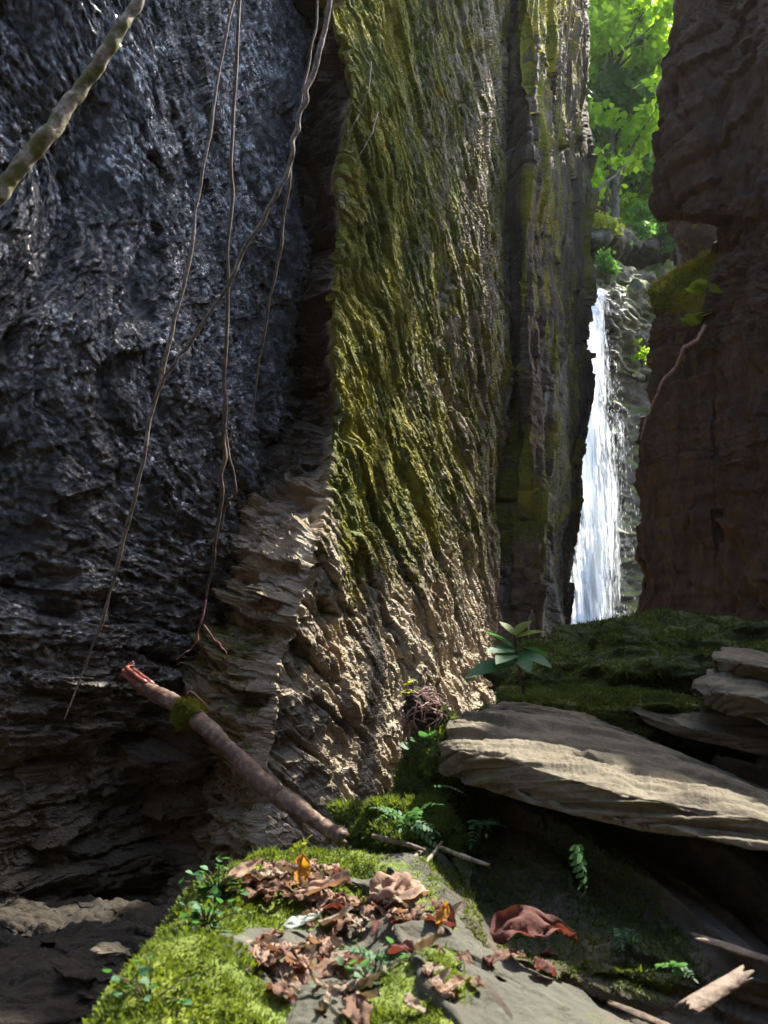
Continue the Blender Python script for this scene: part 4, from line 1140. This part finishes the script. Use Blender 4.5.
# ------------------------------------------------------------------ PLANTS
def broadleaf_plant():
    base = at(524, 694, 2.98)
    root = empty('broadleaf_plant', base, 'small plant with glossy broad leaves sprouting behind the long slab', 'plant')
    tube('stem', [np.zeros(3), at(520, 672, 2.97) - base, at(516, 650, 2.96) - base, at(514, 634, 2.95) - base], [0.006, 0.005, 0.004, 0.003], M['vine_dark'], root, sides=6)
    for (sx, sy, tx, ty, dY, w, mat, roll) in (
        (518, 662, 466, 670, -0.10, 0.055, 'plant_leaf', 0.3), (517, 652, 486, 626, 0.02, 0.04, 'plant_leaf', -0.2), (517, 650, 488, 648, -0.08, 0.036, 'plant_leaf', 0.5),
        (516, 655, 497, 657, -0.14, 0.045, 'plant_leaf', 0.2), (518, 655, 528, 668, -0.12, 0.036, 'plant_leaf', -0.3), (518, 652, 552, 664, -0.05, 0.038, 'plant_leaf', -0.4),
        (516, 646, 546, 652, 0.05, 0.036, 'plant_leaf', 0.2), (515, 636, 502, 620, 0.04, 0.03, 'bright_leaf', 0.1), (515, 636, 528, 618, 0.08, 0.032, 'bright_leaf', 0.0), (515, 638, 544, 628, 0.02, 0.032, 'bright_leaf', -0.2)):
        a, b = at(sx, sy, 2.95), at(tx, ty, 2.95 + dY)
        L = np.linalg.norm(b - a)
        v, f = leaf_geo(L * 1.05, w * 1.5, -0.5, 0.12, 10, 5, 0.02, int(tx), 0.95)
        d = (b - a) / L + np.array([0, -0.1, 0.12])
        v = orient(v, a - base, d, roll)
        leaf_obj('leaf', v, f, M[mat], root, None)
broadleaf_plant()

def frond_geo(L, pairs, wid, droop=0.8, seed=0):
    """pinnate frond along +Y"""
    rg = np.random.default_rng(seed)
    geos = []
    for k in range(1, pairs + 1):
        t = k / (pairs + 0.3)
        ang = droop * t
        y = L * math.sin(ang) / droop; z = -L * (1 - math.cos(ang)) / droop
        l = wid * math.sin(math.pi * (0.18 + 0.8 * t)) ** 0.8
        for s in (-1, 1):
            v, f = leaf_geo(l, l * 0.42, -0.4, 0.1, 6, 3, 0.02, seed + k, 0.9)
            geos.append((orient(v, (0, y, z), (s * 0.95, 0.45, -0.12 + rg.normal(0, 0.12)), rg.normal(0, 0.2)), f))
    v, f = leaf_geo(wid * 0.7, wid * 0.25, -0.3, 0.1, 6, 3, 0.0, seed)
    geos.append((orient(v, (0, L * math.sin(droop) / droop, -L * (1 - math.cos(droop)) / droop), (0, 0.7, -0.7)), f))
    return merge(geos)

def fern(px, py, Y, fronds, L, wid, label, seed, mat='fern_leaf', pairs=7, spread=1.0, face=(0, -1, 0.4), droop=0.9):
    base = at(px, py, Y)
    root = empty('fern', base, label, 'fern')
    rg = np.random.default_rng(seed)
    for k in range(fronds):
        l = L * rg.uniform(0.7, 1.1)
        v, f = frond_geo(l, pairs, wid * rg.uniform(0.8, 1.1), droop, seed + k)
        d = np.array(face) + rg.normal(0, spread, 3) * np.array([1, 0.5, 0.5])
        v = orient(v, (0, 0, 0), d, rg.normal(0, 0.3))
        fo = leaf_obj('frond', v, f, M[mat], root, rg.random())
    return root
fern(576, 838, 2.02, 2, 0.10, 0.035, 'small bluish fern hanging in the dark hollow under the slab', 41, spread=0.12, face=(0.25, -0.25, -0.7), droop=0.3, pairs=6)
fern(408, 822, 2.44, 12, 0.11, 0.030, 'bushy fern on the green moss hump', 42, spread=0.7, face=(0, -0.5, 0.5))
fern(478, 822, 2.50, 4, 0.09, 0.03, 'small pale fern on the shaded bank near the slab end', 43, spread=0.5, face=(0.1, -0.6, 0.4))
fern(430, 786, 2.52, 1, 0.16, 0.025, 'single long frond pointing right over the moss hump', 44, spread=0.05, face=(0.95, -0.2, 0.2), pairs=10)
fern(672, 968, 1.86, 4, 0.06, 0.022, 'tiny bright fern at the foot of the shaded bank', 45, spread=0.6, face=(0, -0.6, 0.5))
fern(618, 928, 2.02, 3, 0.07, 0.022, 'tiny dark fern higher up the shaded bank', 46, spread=0.6, face=(0, -0.7, 0.3))
fern(375, 958, 1.72, 8, 0.075, 0.020, 'low dark green fern among stones left of the flat stone', 47, spread=0.8, face=(0, -0.3, 0.6))
fern(292, 862, 2.3, 7, 0.07, 0.022, 'low bright fern at the back edge of the ledge', 48, spread=0.8, face=(0, -0.3, 0.6), mat='bright_leaf')

def creeper(px, py, Y, n, r, size, label, seed, mat='plant_leaf'):
    base = Y(px, py) if callable(Y) else at(px, py, Y)
    root = empty('creeping_plant', base, label, 'plant')
    rg = np.random.default_rng(seed)
    st, geos = [], []
    for k in range(n):
        o = rg.normal(0, r, 3) * np.array([1, 0.8, 0.7])
        d = np.array([rg.normal(0, 0.8), -0.6 + rg.normal(0, 0.5), 0.5])
        v, f = leaf_geo(size * rg.uniform(0.7, 1.2), size * rg.uniform(0.7, 1.0), -0.4, 0.15, 7, 5, 0.02, seed + k, 0.8)
        geos.append((orient(v, o, d, rg.normal(0, 0.4)), f))
        st.append(tube_geo([o * 0.2 + np.array([0, 0, -0.02]), o * 0.7, o], [0.0015, 0.0012, 0.001], 4, 0, 0, 2))
    v, f = merge(geos)
    me = mesh_np('foliage', v, f, M[mat], attrs={'var': np.repeat(rg.random(n), 35)})
    link('foliage', me, root)
    v, f = merge(st)
    link('stems', mesh_np('stems', v, f, M['vine_dark']), root)
def on(px, py, dz=0.02):
    p = ghit(px, py)
    return p + np.array([0, 0, dz])
creeper(218, 892, on, 60, 0.034, 0.022, 'leafy bluish green creeper on the mossy edge of the ledge', 51)
creeper(206, 925, on, 36, 0.026, 0.020, 'small creeper just below the leafy bluish one', 52)
creeper(150, 1000, on, 24, 0.030, 0.018, 'sparse creeper on the lowest part of the green moss', 53)
creeper(372, 985, on, 50, 0.032, 0.020, 'dark green creeper filling the gap left of the flat stone', 59, 'fern_leaf')
creeper(410, 690, 2.86, 7, 0.02, 0.03, 'small plant with bright leaves growing on the pink root clump', 54, 'bright_leaf')
creeper(447, 715, 2.8, 4, 0.012, 0.03, 'tiny bright sprout at the right of the root clump', 55, 'bright_leaf')
creeper(425, 745, 2.75, 4, 0.02, 0.04, 'small green leaves under the pink root clump', 56)

def root_clump():
    base = at(426, 715, 2.88)
    root = empty('root_clump', base, 'tangled pink root clump standing by the left end of the long slab', 'root clump')
    G, n = boulder((0, 0, 0), (0.065, 0.06, 0.06), 0, (0, 0.5), 60, 40, 861, 0.25, 0.0)
    G[..., 2] += -0.5 * G[..., 0] * 0.6
    m = wrap_obj('core', G, M['ground'], 0, 0, root)
    rg = np.random.default_rng(62)
    geos = []
    for k in range(150):
        d = rg.normal(0, 1, 3); d /= np.linalg.norm(d)
        p0 = d * 0.055; t = np.cross(d, rg.normal(0, 1, 3)); t /= np.linalg.norm(t)
        geos.append(tube_geo([p0 * 0.9, p0 * 1.2 + t * 0.02, p0 * 1.25 + t * 0.045 + rg.normal(0, .008, 3), p0 * 1.0 + t * 0.075], [0.0035, 0.003, 0.0025, 0.001], 4, 0, 0, 3))
    for k in range(14):
        a = np.array([rg.uniform(-.07, -.03), rg.uniform(-.04, .02), rg.uniform(-.02, .03)])
        geos.append(tube_geo([a, a + np.array([-.01, -.01, -.06]), a + np.array([rg.normal(0, .01), 0, -.16])], [0.003, 0.002, 0.001], 4, 0, 0, 3))
    v, f = merge(geos)
    link('rootlets', mesh_np('rootlets', v, f, M['pink_root']), root)['kind'] = 'stuff'
root_clump()

# plant and root on the moss-topped block of the right cliff
creeper(692, 322, 6.6, 9, 0.05, 0.12, 'pale leafed sprig growing on the brown cliff block beside the falls', 57, 'bright_leaf')
creeper(702, 288, 6.4, 6, 0.04, 0.13, 'yellow green leaves at the right end of the moss topped block', 58, 'bright_leaf')
hanging('root', pts([(706, 325, 6.38), (697, 340, 6.45), (684, 348, 6.55), (676, 366, 6.65), (664, 380, 6.75), (655, 398, 6.85), (648, 412, 6.95), (640, 440, 7.0)]), [0.024, 0.022, 0.018, 0.014, 0.010, 0.006], M['pink_root'], 'pinkish root winding down the brown cliff block', 'root', 63)

# ------------------------------------------------------------------ WATERFALL
def water_mat(name, thr, seedv):
    m, t = new_mat(name)
    dens = t.attr('dens')
    mp = t.pos((2.6, 0.6, 0.22))
    add = t.new('ShaderNodeVectorMath', {'operation': 'ADD'}, i0=mp); add.inputs[1].default_value = (seedv, seedv * 1.7, 0)
    n1 = t.noise(add.outputs[0], 3.2, 6, 0.68, 0.2)
    mp2 = t.pos((5, 1, 1.6))
    n2 = t.noise(mp2, 4.5, 5, 0.7)
    f = t.math('ADD', dens, t.math('ADD', t.math('MULTIPLY', t.math('SUBTRACT', n1, 0.5), 2.2), t.math('MULTIPLY', t.math('SUBTRACT', n2, 0.5), 1.0)))
    al = t.maprange(f, thr, thr + 0.5, 0, 0.97)
    al = t.math('MULTIPLY', al, t.maprange(dens, 0.0, 0.2))
    b = t.new('ShaderNodeBsdfPrincipled', None, Base_Color=(0.80, 0.88, 0.98), Roughness=0.35)
    bp = t.new('ShaderNodeBump', None, Height=n1, Strength=0.8, Distance=0.2)
    t.set(b, 'Normal', bp.outputs[0])
    tl = t.new('ShaderNodeBsdfTranslucent', None, Color=(0.88, 0.93, 1.0))
    mx = t.new('ShaderNodeMixShader', None, i0=0.5, i1=b.outputs[0], i2=tl.outputs[0])
    tr = t.new('ShaderNodeBsdfTransparent')
    m2 = t.new('ShaderNodeMixShader', None, i0=al, i1=tr.outputs[0], i2=mx.outputs[0])
    t.new('ShaderNodeOutputMaterial', None, Surface=m2.outputs[0])
    return m

def waterfall():
    base = at(598, 645, 20.6)
    root = empty('waterfall', base, 'white waterfall plunging down the back of the gorge', 'waterfall')
    rows = [(291, 590, 604, 22.5), (296, 590, 607, 21.7), (312, 589, 611, 21.3), (345, 588, 616, 21.1), (385, 585, 624, 20.95), (420, 582, 630, 20.85), (480, 576, 630, 20.75), (560, 568, 629, 20.65), (612, 563, 627, 20.5), (650, 558, 626, 20.2), (700, 556, 626, 20.1)]
    cen = np.interp
    for k, (dy, thr, nm) in enumerate(((0.0, 0.32, 'water_sheet'), (-0.3, 0.55, 'water_veil'))):
        ctrl = [[at(l - 3, py, Y + dy + 0.12), at((l * 2 + r) / 3, py, Y + dy - 0.12), at((l + 2 * r) / 3, py, Y + dy - 0.05), at(r + 3, py, Y + dy + 0.2)] for py, l, r, Y in rows]
        G, pu, pv = net(ctrl, 90, 420, None, None, 0.6)
        n = normals(G, False, 1)
        x, y, z = G[..., 0], G[..., 1], G[..., 2]
        G2 = G + np.array([0, 1, 0]) * (fbm(x * 3.5, z * 0.35, 0 * x, 4, 951 + k) * 0.28 + fbm(x * 9, z * 1.2, 0 * x, 3, 955 + k) * 0.08)[..., None]
        # density: a bright core that wanders, thin towards the right
        py_ = np.interp(pv, np.arange(len(rows)), [r[0] for r in rows])[:, None]
        px_ = np.interp(pu, [0, 1, 2, 3], [0, 1 / 3, 2 / 3, 1])[None, :]
        l_ = np.interp(pv, np.arange(len(rows)), [r[1] for r in rows])[:, None]; r_ = np.interp(pv, np.arange(len(rows)), [r[2] for r in rows])[:, None]
        X = l_ + (r_ - l_) * px_
        core = np.interp(py_, [290, 340, 400, 470, 540, 620, 660], [597, 595, 590, 594, 597, 592, 586])
        wid = np.interp(py_, [290, 340, 400, 470, 560, 640], [7, 9, 11, 14, 17, 20])
        dens = 1.05 * np.exp(-((X - core) / wid) ** 2) + 0.33 * sstep(r_ + 2, r_ - 16, X) * sstep(l_ - 3, l_ + 2, X)
        edge = sstep(0, 0.06, px_) * sstep(1.0, 0.94, px_)
        dens = dens * edge * (1 if k != 1 else 0.85)
        link(nm, mesh_np(nm, G2.reshape(-1, 3) - base, grid_faces(420, 90), water_mat('falling_water', thr, k * 3.1), attrs={'dens': dens}), root)
    # separate falling strands and drops
    rg = np.random.default_rng(71)
    cnt = 700
    py = rg.uniform(330, 640, cnt)
    px = np.interp(py, [330, 420, 480, 640], [600, 610, 612, 606]) + rg.normal(0, 1, cnt) * np.interp(py, [330, 450, 640], [6, 12, 17])
    V, F = [], []
    for i in range(cnt):
        p = at(px[i], py[i], 20.4 + rg.uniform(-0.5, 0.4)) - base
        l = rg.uniform(0.03, 0.14); w = rg.uniform(0.002, 0.006)
        V += [p + np.array([-w, 0, 0]), p + np.array([0, -w, -l * 0.5]), p + np.array([w, 0, 0]), p + np.array([0, 0, l * 0.5])]
        F.append([4 * i, 4 * i + 1, 4 * i + 2, 4 * i + 3])
    m, t = new_mat('water_drops')
    b = t.new('ShaderNodeBsdfPrincipled', None, Base_Color=(0.85, 0.9, 0.95), Roughness=0.2)
    tl = t.new('ShaderNodeBsdfTranslucent', None, Color=(0.9, 0.95, 1))
    mx = t.new('ShaderNodeMixShader', None, i0=0.5, i1=b.outputs[0], i2=tl.outputs[0])
    t.new('ShaderNodeOutputMaterial', None, Surface=mx.outputs[0])
    link('spray_drops', mesh_np('spray_drops', np.array(V), np.array(F), m, smooth=False), root)['kind'] = 'stuff'
waterfall()

# ------------------------------------------------------------------ TREES AND SHRUBS
def crown_geo(clumps, leaves, size, seed, up=0.6):
    rg = np.random.default_rng(seed)
    vol = np.array([c[1] ** 2 for c in clumps]); pk = rg.choice(len(clumps), leaves, p=vol / vol.sum())
    cen = np.array([c[0] for c in clumps])[pk]; rad = np.array([c[1] for c in clumps])[pk]
    d = rg.normal(0, 1, (leaves, 3)); d /= np.linalg.norm(d, axis=1, keepdims=True)
    rr = rg.random(leaves) ** 0.45
    P = cen + d * (rad * rr)[:, None] * np.array([1, 1, 0.75])
    keep = perlin(P[:, 0] * 0.9, P[:, 1] * 0.9, P[:, 2] * 0.9, seed) > -0.12
    P = P[keep]; n = len(P)
    N = rg.normal(0, 0.6, (n, 3)) + np.array([0, 0, up]); N /= np.linalg.norm(N, axis=1, keepdims=True)
    D = np.cross(N, rg.normal(0, 1, (n, 3))); D /= np.linalg.norm(D, axis=1, keepdims=True)
    S = np.cross(N, D)
    L = (size * rg.uniform(0.6, 1.3, n))[:, None]; Wd = L * rg.uniform(0.3, 0.5, n)[:, None]
    V = np.stack([P, P + D * L * 0.5 + S * Wd - N * L * 0.06, P + D * L, P + D * L * 0.5 - S * Wd - N * L * 0.06], 1)
    var = np.clip(rg.random(n) * 0.55 + 0.5 * (perlin(P[:, 0] * 0.6, P[:, 1] * 0.6, P[:, 2] * 0.6, seed + 1) + 0.45), 0, 1)
    return V.reshape(-1, 3), np.arange(n * 4).reshape(-1, 4), np.repeat(var, 4)

def tree(base, height, spread, label, seed, leaves=5000, size=0.22, mat='tree_leaf', lean=(0, 0), low=0.3, trunk_r=0.14, cat='tree', name='tree', group=None, cln=26):
    base = np.array(base, float)
    rg = np.random.default_rng(seed)
    root = empty(name, base, label, cat, group)
    top = np.array([lean[0], lean[1], height])
    mid = top * 0.5 + rg.normal(0, 0.15, 3) * height * 0.1
    geos = [tube_geo([np.array([0, 0, -0.4]), mid * 0.5, mid, top * 0.8, top], [trunk_r, trunk_r * 0.85, trunk_r * 0.65, trunk_r * 0.4, trunk_r * 0.12], 8, 0.1, seed)]
    clumps = []
    for k in range(cln):
        t = rg.uniform(low, 1.0)
        a = rg.uniform(0, 2 * np.pi)
        rr = spread * rg.uniform(0.25, 1.0) * math.sin(math.pi * (0.25 + 0.62 * t)) ** 0.6
        c = top * t + np.array([math.cos(a) * rr, math.sin(a) * rr, rg.normal(0, 0.3)])
        s = top * max(t - 0.18, 0.1)
        clumps.append((c, spread * rg.uniform(0.22, 0.42)))
        geos.append(tube_geo([s, s * 0.4 + c * 0.6 + rg.normal(0, .06, 3), c], [trunk_r * 0.4, trunk_r * 0.22, trunk_r * 0.06], 5, 0, 0, 4))
    v, f = merge(geos)
    link('trunk', mesh_np('trunk', v, f, M['trunk']), root)
    v, f, var = crown_geo(clumps, leaves, size, seed)
    link('crown', mesh_np('crown', v, f, M[mat], smooth=False, attrs={'var': var}), root)
    return root

def px_base(px, Y, z=13.2): return (at(px, 200, Y)[0], Y, z)
tree(px_base(630, 33.5, 14.6), 8.5, 2.2, 'sunlit tree with bright yellow green leaves straight above the waterfall', 81, 11000, 0.30, 'tree_leaf')
tree(px_base(603, 29.5, 13.2), 10, 2.3, 'dark green tree half hidden by the mossy cliff above the falls', 82, 14000, 0.26, 'tree_leaf_deep')
tree(px_base(690, 38, 16.2), 10, 2.9, 'leafy tree partly behind the overhanging brown block', 83, 14000, 0.32, 'tree_leaf')
tree(px_base(655, 42, 16.0), 9.0, 3.4, 'deep green tree standing behind the sunlit one', 84, 17000, 0.34, 'tree_leaf_deep', low=0.15)
tree(px_base(612, 45, 16), 11, 3.6, 'tall far tree at the back left of the gap', 85, 17000, 0.34, 'tree_leaf_deep', low=0.1)
tree(px_base(722, 47, 17.0), 14, 3.8, 'tall far tree at the back right of the gap', 86, 15000, 0.34, 'tree_leaf', low=0.1)
tree((7.0, 10.8, 7.6), 8.6, 1.6, 'unseen leaning tree added on the right cliff top to shade the mossy cliff', 87, 4200, 0.22, 'tree_leaf', lean=(-2.4, 1.3), low=0.74, trunk_r=0.16)  # added out of view, crown placed to dapple the upper mossy cliff
tree(px_base(616, 28.5, 13.4), 10.5, 2.7, 'broad bright green tree filling the gap above the waterfall', 88, 20000, 0.27, 'sun_leaf', low=0.12, cln=40)
tree(px_base(676, 33.5, 15.0), 10.5, 2.7, 'bushy tree with pale lower leaves beside the overhanging block', 89, 20000, 0.3, 'tree_leaf', low=0.1, cln=36)
def shrub(px, py, Y, r, label, seed, leaves=900, size=0.12, mat='tree_leaf'):
    base = at(px, py, Y)
    root = empty('shrub', base, label, 'shrub')
    rg = np.random.default_rng(seed)
    cl, geos = [], []
    for k in range(9):
        c = np.array([rg.normal(0, r * 0.6), rg.normal(0, r * 0.4), abs(rg.normal(0, r * 0.45)) + r * 0.2])
        cl.append((c, r * rg.uniform(0.3, 0.5)))
        geos.append(tube_geo([np.array([0, 0, -0.2]), c * 0.5, c], [0.02, 0.014, 0.005], 5, 0, 0, 3))
    v, f = merge(geos); link('stems', mesh_np('stems', v, f, M['trunk']), root)
    v, f, var = crown_geo(cl, leaves, size, seed)
    link('foliage', mesh_np('foliage', v, f, M[mat], smooth=False, attrs={'var': var}), root)
shrub(604, 238, 25.8, 0.7, 'pale sunlit shrub on the upper ledge beside the mossy cliff', 91, mat='bright_leaf')
shrub(690, 246, 30.6, 0.95, 'sunlit shrub on the upper ledge beside the brown cliff', 92)
shrub(640, 230, 29.2, 0.8, 'dark shrub on the lip above the waterfall', 93, mat='tree_leaf_deep')
shrub(624, 243, 27.4, 0.75, 'dark fern like shrub covering the ledge lip above the waterfall', 98, 1600, 0.13, 'tree_leaf_deep')
shrub(660, 250, 29.6, 0.9, 'deep green shrub between the sunlit shrub and the ledge lip', 99, 1600, 0.14, 'tree_leaf_deep')
shrub(608, 278, 24.2, 0.55, 'low green shrub on the mossy step over the fall', 94, 1200, 0.1, 'tree_leaf_deep')
shrub(642, 362, 25.7, 0.45, 'green tuft on the pale rock right of the falling water', 95, 700, 0.09)
hanging('vine', pts([(619, 60, 29), (618, 120, 29), (620, 150, 29), (617, 176, 29), (613, 200, 29), (610, 222, 29)]), [0.03, 0.045, 0.04, 0.02], M['pale_wood'], 'pale twisted vine dangling from the sunlit tree', 'vine', 96, jit=0.03)
hanging('branch', pts([(575, 205, 24), (600, 190, 24.5), (622, 168, 25), (634, 158, 25.4)]), [0.07, 0.05, 0.03, 0.01], M['trunk'], 'dark bare branch reaching out from the mossy cliff before the trees', 'branch', 97, jit=0.03)

# ------------------------------------------------------------------ HAZE
def haze():
    v = np.array([[x, y, z] for z in (-3.5, 40) for y in (-70, 160) for x in (-130, 130)], float)
    f = np.array([[0, 2, 3, 1], [4, 5, 7, 6], [0, 1, 5, 4], [2, 6, 7, 3], [0, 4, 6, 2], [1, 3, 7, 5]])
    m, t = new_mat('haze')
    pv = t.new('ShaderNodeVolumePrincipled', None, Color=(0.95, 0.97, 1.0), Density=HAZE)
    pv.inputs['Anisotropy'].default_value = 0.45
    o_ = t.new('ShaderNodeOutputMaterial')
    t.t.links.new(pv.outputs[0], o_.inputs['Volume'])
    tag(link('haze', mesh_np('haze', v, f, m, smooth=False)), 'thin damp haze hanging in the gorge', 'haze', kind='stuff')
HAZE = 0.00025
haze()

# ------------------------------------------------------------------ LIGHT
AZ, EL = R(44), R(50)
sun_d = bpy.data.lights.new('sun', 'SUN')
sun_d.energy = 4.4
sun_d.angle = R(0.53)
sun_d.color = (1.0, 0.93, 0.80)
sun = bpy.data.objects.new('sun', sun_d)
COL.objects.link(sun)
sv = Vector((math.sin(AZ) * math.cos(EL), math.cos(AZ) * math.cos(EL), math.sin(EL)))
sun.rotation_euler = sv.to_track_quat('Z', 'Y').to_euler()
sun.location = (10, 15, 30)
w = bpy.data.worlds.new('World')
scene.world = w
w.use_nodes = True
nt = w.node_tree
bg = nt.nodes['Background']
sky = nt.nodes.new('ShaderNodeTexSky')
sky.sky_type = 'NISHITA'
sky.sun_disc = False
sky.sun_elevation = EL
sky.sun_rotation = AZ
sky.dust_density = 2.2
sky.ozone_density = 0.4
nt.links.new(sky.outputs[0], bg.inputs['Color'])
bg.inputs['Strength'].default_value = 0.15

scene.view_settings.view_transform = 'Standard'
scene.view_settings.look = 'None'
scene.view_settings.exposure = 2.0
scene.view_settings.gamma = 1.0
scene.cycles.use_denoising = True
scene.cycles.max_bounces = 8
scene.cycles.transparent_max_bounces = 12
scene.cycles.sample_clamp_indirect = 8
